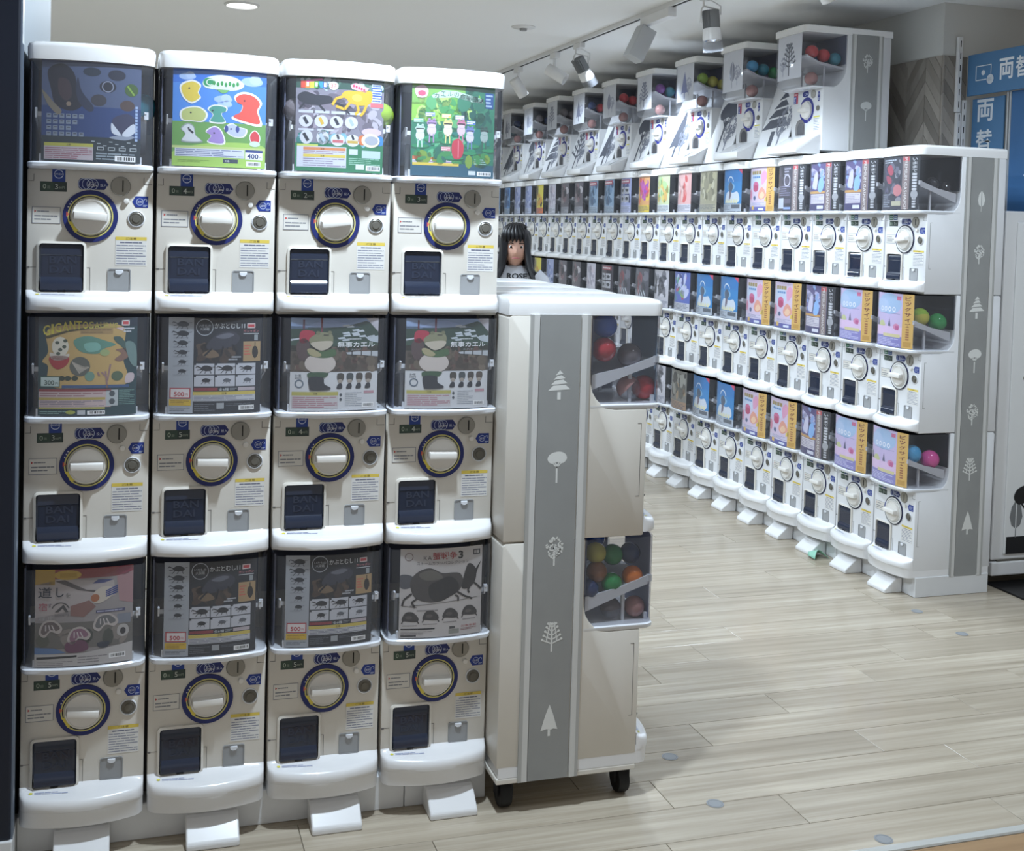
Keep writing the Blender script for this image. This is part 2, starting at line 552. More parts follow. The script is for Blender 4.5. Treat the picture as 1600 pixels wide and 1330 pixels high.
def wood_mat(name, a, b, c, rough, gx, gy, vary=(.93, 1.05)):
    """plank surface: long grain, cloudy stains; each plank shifts by its own random number"""
    m = bpy.data.materials.new(name)
    m.use_nodes = True
    nt = m.node_tree
    bs = nt.nodes['Principled BSDF']
    N, Lk = nt.nodes.new, nt.links.new
    geo = N('ShaderNodeNewGeometry')
    oi = N('ShaderNodeObjectInfo')
    mp = N('ShaderNodeMapping')
    mp.inputs['Scale'].default_value = (gx, gy, 1)
    cb = N('ShaderNodeCombineXYZ')
    mu = N('ShaderNodeMath')
    mu.operation = 'MULTIPLY'
    mu.inputs[1].default_value = 37
    Lk(oi.outputs['Random'], mu.inputs[0])
    Lk(mu.outputs[0], cb.inputs[0])
    Lk(mu.outputs[0], cb.inputs[2])
    Lk(geo.outputs['Position'], mp.inputs['Vector'])
    Lk(cb.outputs[0], mp.inputs['Location'])
    n1 = N('ShaderNodeTexNoise')
    n1.inputs['Scale'].default_value = 1
    n1.inputs['Detail'].default_value = 8
    n1.inputs['Roughness'].default_value = .65
    Lk(mp.outputs[0], n1.inputs['Vector'])
    n2 = N('ShaderNodeTexNoise')
    n2.inputs['Scale'].default_value = 2.2
    n2.inputs['Detail'].default_value = 2
    n2.inputs['Roughness'].default_value = .4
    mp2 = N('ShaderNodeMapping')
    mp2.inputs['Scale'].default_value = (.55, 2.2, 1)
    Lk(geo.outputs['Position'], mp2.inputs['Vector'])
    Lk(cb.outputs[0], mp2.inputs['Location'])
    Lk(mp2.outputs[0], n2.inputs['Vector'])
    r1 = N('ShaderNodeValToRGB')
    r1.color_ramp.elements[0].position = .32
    r1.color_ramp.elements[1].position = .68
    r1.color_ramp.elements[0].color = (*rgb(b), 1)
    r1.color_ramp.elements[1].color = (*rgb(a), 1)
    Lk(n1.outputs['Fac'], r1.inputs[0])
    mx = N('ShaderNodeMix')
    mx.data_type = 'RGBA'
    mx.inputs[7].default_value = (*rgb(c), 1)
    r2 = N('ShaderNodeMapRange')
    r2.inputs[1].default_value = .25
    r2.inputs[2].default_value = .8
    r2.inputs[4].default_value = .6
    r2.interpolation_type = 'SMOOTHSTEP'
    Lk(n2.outputs['Fac'], r2.inputs[0])
    Lk(r2.outputs[0], mx.inputs[0])
    Lk(r1.outputs[0], mx.inputs[6])
    hs = N('ShaderNodeHueSaturation')
    mr = N('ShaderNodeMapRange')
    mr.inputs[3].default_value = vary[0]
    mr.inputs[4].default_value = vary[1]
    Lk(oi.outputs['Random'], mr.inputs[0])
    Lk(mr.outputs[0], hs.inputs['Value'])
    Lk(mx.outputs[2], hs.inputs['Color'])
    Lk(hs.outputs[0], bs.inputs['Base Color'])
    r3 = N('ShaderNodeMapRange')
    r3.inputs[3].default_value = rough - .08
    r3.inputs[4].default_value = rough + .14
    Lk(n2.outputs['Fac'], r3.inputs[0])
    Lk(r3.outputs[0], bs.inputs['Roughness'])
    bp = N('ShaderNodeBump')
    bp.inputs['Strength'].default_value = .12
    bp.inputs['Distance'].default_value = .001
    Lk(n1.outputs['Fac'], bp.inputs['Height'])
    Lk(bp.outputs[0], bs.inputs['Normal'])
    return m
M_PLANK = wood_mat('pale_oak_floor', 'C8BDAB', '9A8E7C', '978B79', .19, 1.1, 34)
M_PLANKB = wood_mat('brown_oak_floor', 'A98A66', '8A6C4B', '947655', .35, 1.6, 26)
M_HERR = wood_mat('taupe_chevron_tile', 'AAA39A', '8F8880', '9C958C', .6, 12, 12, (.62, 1.25))

# ------------------------------------------------------------------ the setting
mb = MB().box(-4, 7, -1.2, 12, CEIL, CEIL + .1)
struct('ceiling', mb.mesh('ceiling', M_CEIL, 0))
mb = MB().box(-7, 7, -1.2, 12, -.12, -.006)
floor = struct('floor', mb.mesh('floor_bed', mat('floor_joint', (.62, .585, .53), .7), 0))
# planks of the shop floor run along x; the joints found in the photo are kept
YL, PWD, PLN = 2.256, .1455, .905
known = {1: 1.58, 2: 1.29, 3: 2.0, 4: 1.55, 5: 1.88, 6: 2.29, 7: 1.60, 8: 2.75, 9: 2.05}
plank_me = {}
def plank(x0, x1, y0, y1, m, nm):
    key = (round(x1 - x0, 3), round(y1 - y0, 3), nm)
    if key not in plank_me:
        a, b = x1 - x0, y1 - y0
        plank_me[key] = MB().box(0, a, 0, b, -.006, 0).mesh('plank', m, 0, bevel=.0006, segs=1)
    new('plank', plank_me[key], floor, (x0, y0, 0))
row = 0
while True:
    y0 = 2.391 - PWD + row * PWD
    if y0 > 10.6:
        break
    j = known.get(row + 0, rnd.uniform(0, PLN))
    lo, hi = (-1.4, 4.6) if row < 3 else ((-.9, 4.4) if row < 11 else (.3, 3.4))
    x = j - PLN * math.ceil((j - lo) / PLN)
    while x < hi:
        plank(x + .0008, x + PLN - .0008, max(y0, YL) + .0007, y0 + PWD - .0007, M_PLANK, 'p')
        x += PLN
    row += 1
for r in range(4):
    y1 = 2.224 - .12 * r
    x = -1.2 + .37 * r
    while x < 4.4:
        plank(x + .0008, x + .9 - .0008, y1 - .12 + .0007, y1 - .0007, M_PLANKB, 'b')
        x += .9
trim = MB().prism([(2.226, 0), (2.229, .004), (2.251, .004), (2.255, 0), (2.255, -.006), (2.226, -.006)], -1.4, 5, 'x')
struct('trim_1', trim.mesh('threshold_strip', mat('threshold_aluminium', (.82, .82, .80), .35, metal=.5), 0))

# right-hand wall behind the long bank, with its chevron cladding near the corner
WX, WY = 3.5, 4.48
mb = MB().box(WX, WX + .15, WY, 12, 0, CEIL)
wr = struct('wall_right', mb.mesh('wall_right', M_WALL, 0))
mb = MB().box(WX + .15, 7, WY, WY + .12, 0, CEIL)
wf = struct('wall_front_right', mb.mesh('wall_front_right', M_WALL, 0))
struct('wall_back', MB().box(-4, 7, 11, 11.15, 0, CEIL).mesh('wall_back', M_WALL, 0))
struct('wall_left', MB().box(-7.1, -7, -1.2, 12, 0, CEIL + 1.5).mesh('wall_left', M_WALL, 0))
struct('wall_side', MB().box(7, 7.1, -1.2, WY, 0, CEIL).mesh('wall_side', M_WALL, 0))

def chevrons(parent, axis, a0, a1, z0, z1, face, sgn):
    """slanted tiles in a zigzag; each tile is one piece, clipped to the clad area"""
    wd, tw, rise = .135, .062, .17
    n = 0
    k0 = int(math.floor((a0) / wd)) - 1
    for k in range(k0, int(a1 / wd) + 2):
        up = 1 if k % 2 else -1
        z = z0 - rise - tw
        while z < z1 + rise:
            u0, u1 = k * wd, (k + 1) * wd
            zl, zr = (z, z + rise) if up > 0 else (z + rise, z)
            p = [(u0 + .001, zl + .001), (u1 - .001, zr + .001), (u1 - .001, zr + tw - .001), (u0 + .001, zl + tw - .001)]
            for lim, sg, ax in ((a0, 1, 0), (a1, -1, 0), (z0, 1, 1), (z1, -1, 1)):
                if ax == 0:
                    p = clip(p, lim, sg)
                else:
                    p = [(b, a) for a, b in clip([(b, a) for a, b in p], lim, sg)]
                if len(p) < 3:
                    break
            z += tw
            if len(p) < 3:
                continue
            t = .004 + .003 * rnd.random()
            mb = MB().prism(p, face, face + sgn * t, axis)
            new('tile', mb.mesh('tile', M_HERR, 0), parent)
            n += 1
chevrons(wr, 'x', WY, 5.0, 1.72, 2.26, WX, -1)
chevrons(wf, 'y', WX, 3.63, 1.72, 2.26, WY, -1)
mb = MB().box(WX - .003, WX, 5.0, 11, 0, 2.26)
new('lower_cladding', mb.mesh('lower_cladding', M_HERR, 0), wr)

# navy pillar and blue-grey panel at the left of the near bank
pl = struct('wall_pillar', MB().box(-.62, -.237, 2.62, 2.70, .077, CEIL).mesh('pillar', M_NAVY, 0, bevel=.004))
new('pillar_base', MB().box(-.62, -.233, 2.615, 2.74, 0, .077).mesh('pillar_base', M_PLINTH, 0, bevel=.003), pl)
new('edge_strip', MB().box(-.237, -.233, 2.625, 2.66, .077, CEIL).mesh('edge_strip', mat('pale_edge_strip', (.42, .46, .52), .35), 0), pl)
struct('wall_panel', MB().box(-.62, -.238, 2.70, 3.5, 0, CEIL).mesh('wall_panel', M_PILLG, 0))

# ------------------------------------------------------------------ the capsule machine
HW = .131                        # half width of a machine
def Pc(u):                       # how far the clear case stands in front of the face plate
    a = abs(u)
    p = .030 + .020 * (1 - (a / .128) ** 2)
    if a > .114:
        t = min(1, (a - .114) / .014)
        p -= .024 * (1 - math.sqrt(max(0, 1 - t * t)))
    return p
def Pt(u):                       # the same for the tray
    a = abs(u)
    p = .030 + .032 * (1 - (a / HW) ** 2)
    if a > .113:
        t = min(1, (a - .113) / .018)
        p -= .026 * (1 - math.sqrt(max(0, 1 - t * t)))
    return p
US = [-.128, -.1275, -.126, -.1235, -.119, -.114] + [-.1 + .02 * i for i in range(11)] + [.114, .119, .1235, .126, .1275, .128]
def plan(off=0, back=.152, k=1.0):
    f = [(u * (1 + off / .128), -Pc(u) * k - off) for u in US]
    return [(-.128 - off, back)] + f + [(.128 + off, back)]
TRAY = [(0, .052), (.10, .048), (.35, .044), (.65, .041), (.84, .0385), (.94, .034), (.99, .027), (1, .020), (.985, .013), (.9, .010), (0, .010)]
def tray_z(q):                   # height of the tray's top at the share q of its reach
    for (a, za), (b, zb) in zip(TRAY, TRAY[1:]):
        if a <= q <= b:
            return za + (zb - za) * (q - a) / (b - a)
    return .03
UT = [u * HW / .128 for u in US]

def side_poly():
    return [(0, .001), (0, .316), (.085, .316), (.105, .320), (.122, .329), (.136, .343), (.146, .360), (.151, .382), (.152, .41), (.152, .5485), (.358, .5485), (.365, .5415), (.365, .001)]
ME = {}
ME['body'] = MB().prism(side_poly(), -HW, HW, 'x').mesh('body', M_FACE, 30, bevel=.004)
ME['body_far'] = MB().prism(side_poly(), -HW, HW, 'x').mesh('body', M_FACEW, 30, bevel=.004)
rings = [[(u, -Pt(u) * q, z) for q, z in TRAY] for u in UT]
ME['tray'] = MB().loft(rings, True, True, closed=True).mesh('tray', M_SHELL, 50)
sk = []
for z, k in ((.022, .985), (.014, .975), (.012, .94), (-.024, .86)):
    sk.append([(-HW + .0008, .36, z)] + [(u * .994, -Pt(u) * k, z) for u in UT] + [(HW - .0008, .36, z)])
ME['skirt'] = MB().loft(sk).mesh('skirt', M_SHELL, 40)
# clear case: front and sides, one sheet
mb = MB()
pp = plan()
mb.loft([[(x, y, .326) for x, y in pp], [(x, y, .546) for x, y in pp]], False, False, closed=False)
ME['case'] = mb.mesh('case', M_CLEAR, 30)
ME['smoke_case'] = mb.mesh('case', M_SMOKE, 30)
lip = [[(x, y, z) for x, y in plan(o)] for z, o in ((.315, -.010), (.316, .0), (.320, .003), (.327, .003), (.330, .0))]
ME['case_floor'] = MB().loft(lip).mesh('case_floor', M_LIP, 40)
rim = [[(x, y, z) for x, y in plan(o, .365)] for z, o in ((.546, -.004), (.547, .003), (.574, .004), (.581, .002), (.585, -.004), (.587, -.016))]
ME['lid'] = MB().loft(rim).mesh('lid', M_CAP, 50)
ME['back_liner'] = MB().box(-.124, .124, .146, .150, .41, .545).mesh('back_liner', M_DARK, 0)
ME['side_liner'] = MB().box(.1215, .1245, -.012, .148, .42, .545).box(.1215, .1245, -.012, .10, .332, .42).mesh('side_liner', M_DARK, 0)
ME['side_liner_l'] = MB().box(-.1245, -.1215, -.012, .148, .42, .545).box(-.1245, -.1215, -.012, .10, .332, .42).mesh('side_liner', M_DARK, 0)
ME['back_liner_far'] = MB().box(-.124, .124, .146, .150, .41, .545).mesh('back_liner', M_DARK2, 0)
ME['side_liner_far'] = MB().box(-.1245, -.1215, -.012, .148, .42, .545).box(-.1245, -.1215, -.012, .10, .332, .42).mesh('side_liner', M_DARK2, 0)
hop = MB().prism([(-.022, .427), (-.022, .437), (.03, .421), (.142, .373), (.142, .363), (.03, .409)], -.112, .112, 'x')
for s in (-1, 1):
    hop.prism([(-.026, .423), (-.034, .443), (-.024, .445), (.05, .419), (.142, .400), (.142, .363), (.03, .405)], s * .112 - .002, s * .112 + .002, 'x')
    hop.box(s * .095 - .004, s * .095 + .004, .03, .038, .329, .411)
    hop.box(s * .10 - .005, s * .10 + .005, -.030, -.022, .329, .347)
hop_l = MB()
hop_l.v, hop_l.f, hop_l.m = list(hop.v), list(hop.f), list(hop.m)
hop.box(.109, .118, -.032, -.022, .430, .446)
hop_l.box(-.118, -.108, -.034, -.022, .430, .446)
ME['hopper'] = hop.mesh('hopper', M_HOP, 0)
ME['hopper_w'] = hop.mesh('hopper', M_LIP, 0)
ME['hopper_i'] = hop_l.mesh('hopper', M_LIP, 0)
ME['gap_shade_strip'] = MB().box(HW, HW + .0075, .03, .04, .0, .55).mesh('gap_shade_strip', mat('gap_shade_dark', (.10, .11, .14), .6), 0)  # dark strip added to keep the column gap in shade, stops light leaking through

def decal(c, x0, ztop, y=-.0006, step=.0002, name='sticker', m=None):
    """canvas lying on the face plate, its top left corner at (x0, ztop)"""
    return c.mesh(name, lambda a, b, o: (x0 + a, y - o, ztop - b), 1, step, m or M_DECAL)

def price_grid():
    c = Canvas(.052, .046)
    for i, (x, y, k) in enumerate(((0, 0, '3C8A62'), (.52, 0, '2F4C96'), (0, .52, '2E6A50'), (.52, .52, '35528E'))):
        c.rect(x, y, x + .48, y + .46, k, 0)
        c.lines(x + .06, y + .08, x + .42, y + .4, 2, 'C8D8D8', 1, .4, i)
    return c.mesh('price_sticker', lambda a, b, o: (-.106 + a, -.0006 - o, .215 + .122 - b), 1, .0002, M_DECAL)
ME['price_grid'] = price_grid()
NAVY, YEL, GREY = '1F2A6B', 'E3D25A', '8B8C88'
# dial: printed ring, rim and knob
def dial_ring(near=True):
    c = Canvas(.114, .114)
    if near:
        c.ring(.5, .5, 0, .5, NAVY, 0, 40)
        c.ring(.5, .5, .392, .418, 'D0C878', 1, 40, -140, 200)
        c.ring(.5, .5, .0, .372, 'C9C4A0', 1, 40)
        c.ring(.5, .5, .372, .388, '20253A', 1, 40)
        c.poly([(.06, .52), (.06, .42), (.13, .47)], 'C85A50', 1)
        c.poly([(.09, .60), (.17, .62), (.28, .78), (.22, .82)], YEL, 2)
        for i in range(3):
            c.ell(.095 + .03 * i, .33 - .055 * i, .014, None, 'D8D8DC', 2, 8)
    else:
        c.ring(.5, .5, 0, .5, '1A1E2C', 0, 40)
        c.ring(.5, .5, .0, .465, 'E4E4E2', 1, 40)
        c.ring(.5, .5, .395, .41, '9A9C9C', 2, 40)
        c.ring(.5, .5, .455, .5, '2A3A8C', 2, 12, 150, 190)
    return decal(c, -.057, .057, -.0040, .0003, 'dial_ring')
ME['dial_ring'] = dial_ring(True)
ME['dial_ring_far'] = dial_ring(False)
ME['dial_plate'] = MB().lathe([(.0575, 0), (.0575, -.003), (.0565, -.0039), (.001, -.0039)], 40).mesh('dial_plate', mat('navy_dial_edge', (.12, .15, .36), .35), 40)
kn = MB().lathe([(.040, -.004), (.0395, -.010), (.0380, -.0125), (.0362, -.0125), (.0355, -.0105), (.001, -.0105)], 36)
ME['knob'] = kn.mesh('knob', M_KNOB, 40)
g = MB().loft([[(x, -.009, z) for x, z in ((-.0355, -.0095), (.0355, -.0095), (.0355, .0095), (-.0355, .0095))], [(x, -.030, z) for x, z in ((-.0335, -.0075), (.0335, -.0075), (.0335, .0075), (-.0335, .0075))]])
ME['grip'] = g.mesh('grip', M_KNOB, 30, bevel=.0018)

ZD = .215                        # dial height above the machine's base
# stickers
def logo():
    c = Canvas(.027, .034, '24408F')
    c.ring(.5, .5, .30, .36, 'D8E0F0', 1)
    c.rect(.12, .42, .88, .58, '24408F', 2)
    c.text('BANDAI', .5, .5, .10, 'E8EEF8', 3, 'c', width=.72)
    return decal(c, -.080, ZD + .107, name='logo_sticker')
ME['logo_sticker'] = logo()
def lcd(n):
    c = Canvas(.054, .021, '33423F')
    c.rect(.02, .06, .98, .94, '3C4F45', 1)
    c.rect(.5, .06, .98, .94, '34413F', 2)
    c.text('0', .10, .5, .5, 'B9C4B4', 3)
    c.text('回', .27, .58, .26, '9BA798', 3)
    c.text(str(n), .56, .5, .55, 'C6CCC4', 3)
    c.text('00円', .70, .58, .26, '9BA798', 3)
    return decal(c, -.104, ZD + .073, name='price_display')
for n in (2, 3, 4, 5):
    ME['lcd%d' % n] = lcd(n)
def coin_sticker():
    c = Canvas(.064, .027)
    c.poly([(.1, .06), (.86, .06), (.99, .5), (.86, .94), (.1, .94)], NAVY, 0)
    c.ell(.12, .5, .12, .46, NAVY, 1)
    for x in (.2, .32, .47):
        c.ring(x, .5, .175, .19, 'C8D4EC', 2 if x < .4 else 3, 20)
        if x < .4:
            continue
        c.text('コイン', .47, .36, .17, 'E8ECF6', 4, 'c')
        c.text('COIN', .47, .6, .2, 'FFFFFF', 4, 'c')
    c.text('投入', .72, .56, .24, 'DCE4F4', 4)
    return decal(c, -.027, ZD + .084, name='coin_sticker')
ME['coin_sticker'] = coin_sticker()
ME['coin_slot'] = MB().lathe([(.0215, .001), (.0215, -.003), (.0195, -.005), (.001, -.005)], 28, c=(.062, 0, ZD + .068)).mesh('coin_slot', M_STEEL, 40)
ME['slit'] = MB().box(.0655, .0680, -.0062, -.0045, ZD + .056, ZD + .081).mesh('slit', M_BLACK, 0)
ME['button'] = MB().lathe([(.0065, .001), (.0065, -.003), (.0055, -.008), (.001, -.009)], 16, c=(.0745, 0, ZD + .036)).mesh('button', M_KNOB, 40)
def arrow():
    c = Canvas(.034, .026)
    c.poly([(.0, .5), (.22, .02), (1, .02), (1, .98), (.22, .98)], '223A8E', 0)
    c.ring(.48, .5, .2, .23, 'C8D4EC', 1, 18)
    c.text('返却', .48, .5, .2, 'E8ECF6', 2, 'c')
    c.ring(.83, .36, .07, .10, 'C8D4EC', 2, 10, -60, 200)
    c.lines(.68, .74, .95, .92, 2, 'C8D4EC', 2)
    return decal(c, .0865, ZD + .048, name='arrow_sticker')
ME['arrow_sticker'] = arrow()
ME['key_lock'] = MB().lathe([(.0155, .001), (.0155, -.002), (.0125, -.004), (.012, -.003), (.0085, -.003), (.008, -.005), (.001, -.005)], 24, c=(.096, 0, ZD - .003)).mesh('key_lock', M_STEELD, 40)
ME['key_ring'] = MB().lathe([(.0185, .001), (.0185, -.0025), (.0165, -.0035), (.0155, -.001)], 24, c=(.096, 0, ZD - .003), cap0=False, cap1=False).mesh('key_ring', M_LIP, 40)
def notice():
    c = Canvas(.058, .036, 'DAD7D0')
    c.frame(0, 0, 1, 1, .022, '8D8F98', 1)
    c.poly([(.08, .18), (.08, .36), (.15, .27)], 'C04848', 1)
    c.lines(.18, .18, .6, .36, 1, '86888E', 1, .4)
    c.lines(.08, .45, .92, .85, 2, '86888E', 1, .4)
    return decal(c, -.120, ZD + .018, name='notice_sticker')
ME['notice_sticker'] = notice()
def warning():
    c = Canvas(.066, .064, 'DEDDDA')
    c.rect(0, 0, 1, .12, 'DCC45A', 1)
    c.text('ご注意', .5, .06, .08, '5A5034', 2, 'c', width=.34)
    c.lines(.14, .16, .86, .24, 1, '6B7086', 1, .5, 4)
    c.lines(.03, .26, .97, .97, 8, '8C90A0', 1, .36, 2)
    return decal(c, .053, ZD - .043, name='warning_label')
ME['warning_label'] = warning()
# capsule door in its frame
fx0, fx1, fz0, fz1 = -.1045, -.0125, .048, .154
fr = MB()
o_ = rrect(fx0 - .005, fx1 + .005, fz0 - .004, fz1 + .005, .010)
i_ = rrect(fx0, fx1, fz0, fz1, .007)
fr.loft([[(x, .001, z) for x, z in o_], [(x, -.006, z) for x, z in o_], [(x, -.0085, z) for x, z in i_], [(x, .002, z) for x, z in i_]], False, False)
ME['door_frame'] = fr.mesh('door_frame', M_FACE, 40)
dr = []
for k, (z, y) in enumerate(((fz1, -.001), (fz1 - .004, -.003), (fz1 - .024, -.004), (fz1 - .026, -.0025), (fz0 + .033, -.0025), (fz0 + .024, -.0095), (fz0 + .018, -.0115), (fz0 + .006, -.0115), (fz0, -.003))):
    dr.append([(x, y, z) for x in (fx0, fx0 + .004, fx0 + .008, fx1 - .008, fx1 - .004, fx1)])
    for q in (0, 5):
        p = dr[-1][q]
        dr[-1][q] = (p[0], -.0005, p[2])
ME['chute_door'] = MB().loft(dr, False, False, closed=False).mesh('chute_door', M_FLAP, 30)
def emboss():
    mb = MB()
    for txt, z in (('BAN', .111), ('DAI', .090)):
        vs, ts = glyphs(txt, .02)
        xs = [v[0] for v in vs]
        k = .056 / (max(xs) - min(xs)) if txt == 'BAN' else .048 / (max(xs) - min(xs))
        for t in ts:
            p = [(-.0835 + (vs[i][0] - min(xs)) * k, z + vs[i][1] * .0225) for i in t]
            mb.add([(x, -.0034, zz) for x, zz in p], [(0, 1, 2)])
    return mb.mesh('embossed_lettering', mat('flap_lettering', (.205, .23, .295), .3), 0)
ME['embossed_lettering'] = emboss()
ME['notch'] = MB().lathe([(.008, -.0005), (.008, -.0082), (.001, -.0082)], 12, c=((fx0 + fx1) / 2, 0, fz0 + .001)).mesh('thumb_notch', M_BLACK, 30)
# coin return
cr_ = rrect(.037, .086, .050, .101, .005)
ci_ = rrect(.039, .084, .052, .099, .004)
ME['coin_return'] = MB().loft([[(x, .001, z) for x, z in cr_], [(x, -.0022, z) for x, z in cr_], [(x, -.0022, z) for x, z in ci_], [(x, -.0006, z) for x, z in ci_]], False, True).mesh('coin_return', M_GREY, 30)
ME['return_tab'] = MB().prism([(.053, .098), (.070, .098), (.070, .092), (.065, .088), (.058, .088), (.053, .092)], 0, -.0045, 'y').mesh('return_tab', M_LIP, 0, bevel=.001, segs=1)
sm = MB()
sm.box(-.131, fx0 - .006, -.0006, .001, ZD - .1135, ZD - .1125)
sm.box(fx1 + .006, .0005, -.0006, .001, ZD - .1135, ZD - .1125)
sm.box(-.0003, .0007, -.0006, .001, .050, ZD - .1125)
sm.box(-.1285, -.1165, -.0006, .001, ZD + .0735, ZD + .0745)
sm.box(-.1175, -.1165, -.0006, .001, ZD + .0735, ZD + .089)
sm.box(.1105, .1285, -.0006, .001, ZD + .0735, ZD + .0745)
sm.box(.1105, .1115, -.0006, .001, ZD + .0735, ZD + .089)
sm.box(-.130, -.124, -.0012, .001, ZD - .1150, ZD - .1115)
ME['panel_seam'] = sm.mesh('panel_seam', M_SEAM, 0)
sd = MB()
sd.box(HW, HW + .0006, .0145, .0155, .10, .282).box(HW, HW + .0006, .0145, .024, .281, .282).box(HW, HW + .0006, .0145, .024, .10, .101)
ME['door_seam_r'] = sd.mesh('door_seam', M_SEAM, 0)
ME['door_seam_l'] = MB().box(-HW - .0006, -HW, .0145, .0155, .10, .282).box(-HW - .0006, -HW, .0145, .024, .281, .282).box(-HW - .0006, -HW, .0145, .024, .10, .101).mesh('door_seam', M_SEAM, 0)
def strip():
    c = Canvas(.085, .012)
    c.ell(.07, .5, .05, .36, 'D6D04A', 1, 10)
    c.lines(.16, .1, .98, .9, 2, 'A9AFC8', 1, .5, 9)
    def fn(a, b, o):
        u = -.112 + a
        q = .30 + b / .012 * .22
        return (u, -Pt(u) * q, tray_z(q) + .0007 + o)
    return c.mesh('instruction_strip', fn, 6, .0002, M_DECAL)
ME['instruction_strip'] = strip()

def poster_mesh(c, x0=-.101, ztop=.5465, name='poster'):
    """printed card standing just behind the clear front of the case and bent with it"""
    n = 14
    def fn(a, b, o):
        u = x0 + a
        k = a / c.w * n
        i = min(n - 1, max(0, int(k)))
        t = k - i
        ua, ub = x0 + c.w * i / n, x0 + c.w * (i + 1) / n
        y = -(Pc(ua) * (1 - t) + Pc(ub) * t) + .0045
        return (u, y - o, ztop - b)
    return c.mesh(name, fn, n, .00012)

PRICE_DEFAULT = 3
def machine(loc, rotz, label, group, poster=None, price=3, lid=False, skirt=False, near=True, liner='side_liner', case='case', seam=None, knob_turn=0, hopper='hopper', grid=False):
    t = thing('capsule_machine', label, 'toy dispenser', loc, rotz, group)
    P = lambda n, k=None, par=t, l=None, r=None: new(n, ME[k or n], par, l, r)
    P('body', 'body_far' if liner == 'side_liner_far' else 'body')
    P('tray')
    P('instruction_strip')
    if skirt:
        P('skirt')
    P('case', case)
    P('case_floor')
    if lid:
        P('lid')
    P('back_liner', 'back_liner_far' if liner == 'side_liner_far' else 'back_liner')
    P('side_liner', liner)
    P('hopper', hopper)
    P('price_sticker', 'price_grid') if grid else P('logo_sticker')
    P('price_display', 'lcd%d' % price)
    P('coin_sticker')
    cs = P('coin_slot')
    P('slit', None, cs)
    P('button')
    P('arrow_sticker')
    kl = P('key_lock')
    P('key_ring', None, kl)
    P('notice_sticker')
    P('warning_label')
    d = P('dial_plate', None, t, (0, 0, ZD))
    P('dial_ring', 'dial_ring' if near else 'dial_ring_far', d)
    P('knob', None, d)
    P('grip', None, d, None, (0, knob_turn, 0))
    f = P('door_frame')
    P('chute_door')
    if near:
        P('embossed_lettering')
    P('thumb_notch', 'notch')
    c = P('coin_return')
    P('return_tab', None, c)
    P('panel_seam')
    if seam:
        P('door_seam', seam)
    if poster:
        new('poster', poster, t)
    return t

def capsule(loc, r, col, label, group, top=None):
    """two-part toy capsule: coloured half, rim and clear or coloured half"""
    t = thing('capsule', label, 'capsule', loc, rnd.uniform(0, 6), group)
    a, b = rnd.uniform(-.9, .9), rnd.uniform(-.9, .9)
    k1 = ('cap', round(r, 4), col)
    k2 = ('top', round(r, 4), top or col)
    def half(c_, sgn, nm):
        cols = {'red': 'B8323A', 'blue': '2456B8', 'green': '2E8B4A', 'orange': 'D9772E', 'pink': 'D9539B', 'yellow': 'B9B24A', 'teal': '2F7F92', 'navy': '23355F',
                'lime': '8FB03C', 'clear': 'B9AEB0', 'brown': '8A5A3A', 'grey': '6B6468', 'purple': '7A3F8C', 'rose': 'A87C78', 'black': '26262C', 'sky': '4FA0CF'}
        if c_ == 'clear':
            m = M_SMOKE
        else:
            m = mat('capsule_' + c_, cols[c_], .12, coat=.4)
        pr = [(r * math.sin(PI / 2 * i / 7) + 1e-5, sgn * r * math.cos(PI / 2 * i / 7)) for i in range(8)]
        return MB().lathe(pr, 20, 'z').mesh(nm, m, 50)
    if k1 not in ME:
        ME[k1] = half(col, -1, 'lower_shell')
    if k2 not in ME:
        ME[k2] = half(top or col, 1, 'upper_shell')
    for nm, k in (('lower_shell', k1), ('upper_shell', k2)):
        new(nm, ME[k], t, (0, 0, r), (a, b, 0))
    return t

# ------------------------------------------------------------------ posters of the near bank
PW_, PH_ = .203, .214
def card(base):
    return Canvas(PW_, PH_, base)
def speckle(c, x0, y0, x1, y1, n, cols, s0, s1, L=1, seed=3):
    r = random.Random(seed)
    for i in range(n):
        sx = r.uniform(s0, s1)
        c.ell(r.uniform(x0 + sx, x1 - sx), r.uniform(y0 + sx * .6, y1 - sx * .6), sx, sx * r.uniform(.35, .9), r.choice(cols), L + i % 4, 8, r.uniform(0, 3))
def beetle(c, cx, cy, s, col, L=2, horn=1, flip=1):
    X = lambda x: cx + x * s * flip
    Y = lambda y: cy + y * s
    c.blob([(X(-.35), Y(.02)), (X(-.1), Y(-.2)), (X(.3), Y(-.17)), (X(.5), Y(.02)), (X(.3), Y(.16)), (X(-.1), Y(.15))], col, L)
    for a, b in ((-.15, -.3), (.1, .05), (.3, .5)):
        c.line(X(a), Y(.08), X(b - .1), Y(.34), .045 * s, col, L + 1)
        c.line(X(a + .1), Y(-.08), X(b + .2), Y(-.22 + .1), .03 * s, col, L + 1)
    if horn:
        c.line(X(-.3), Y(-.04), X(-.62), Y(-.16), .07 * s, col, L + 1)
        c.line(X(-.3), Y(.06), X(-.6), Y(.1), .05 * s, col, L + 1)
        c.line(X(-.62), Y(-.16), X(-.7), Y(-.05), .04 * s, col, L + 2)
def smallprint(c, x0, y0, x1, y1, head, n=5, bg='DAD4D6', ink='9A7480'):
    c.rect(x0, y0, x1, y1, bg, 2)
    c.rect(x0, y0, x1, y0 + (y1 - y0) * .2, head, 3)
    c.text('注意', (x0 + x1) / 2, y0 + (y1 - y0) * .1, (y1 - y0) * .12, '4A3A30', 4, 'c')
    c.lines(x0 + .01, y0 + (y1 - y0) * .26, x1 - .01, y1 - .004, n, ink, 3, .45, 5)

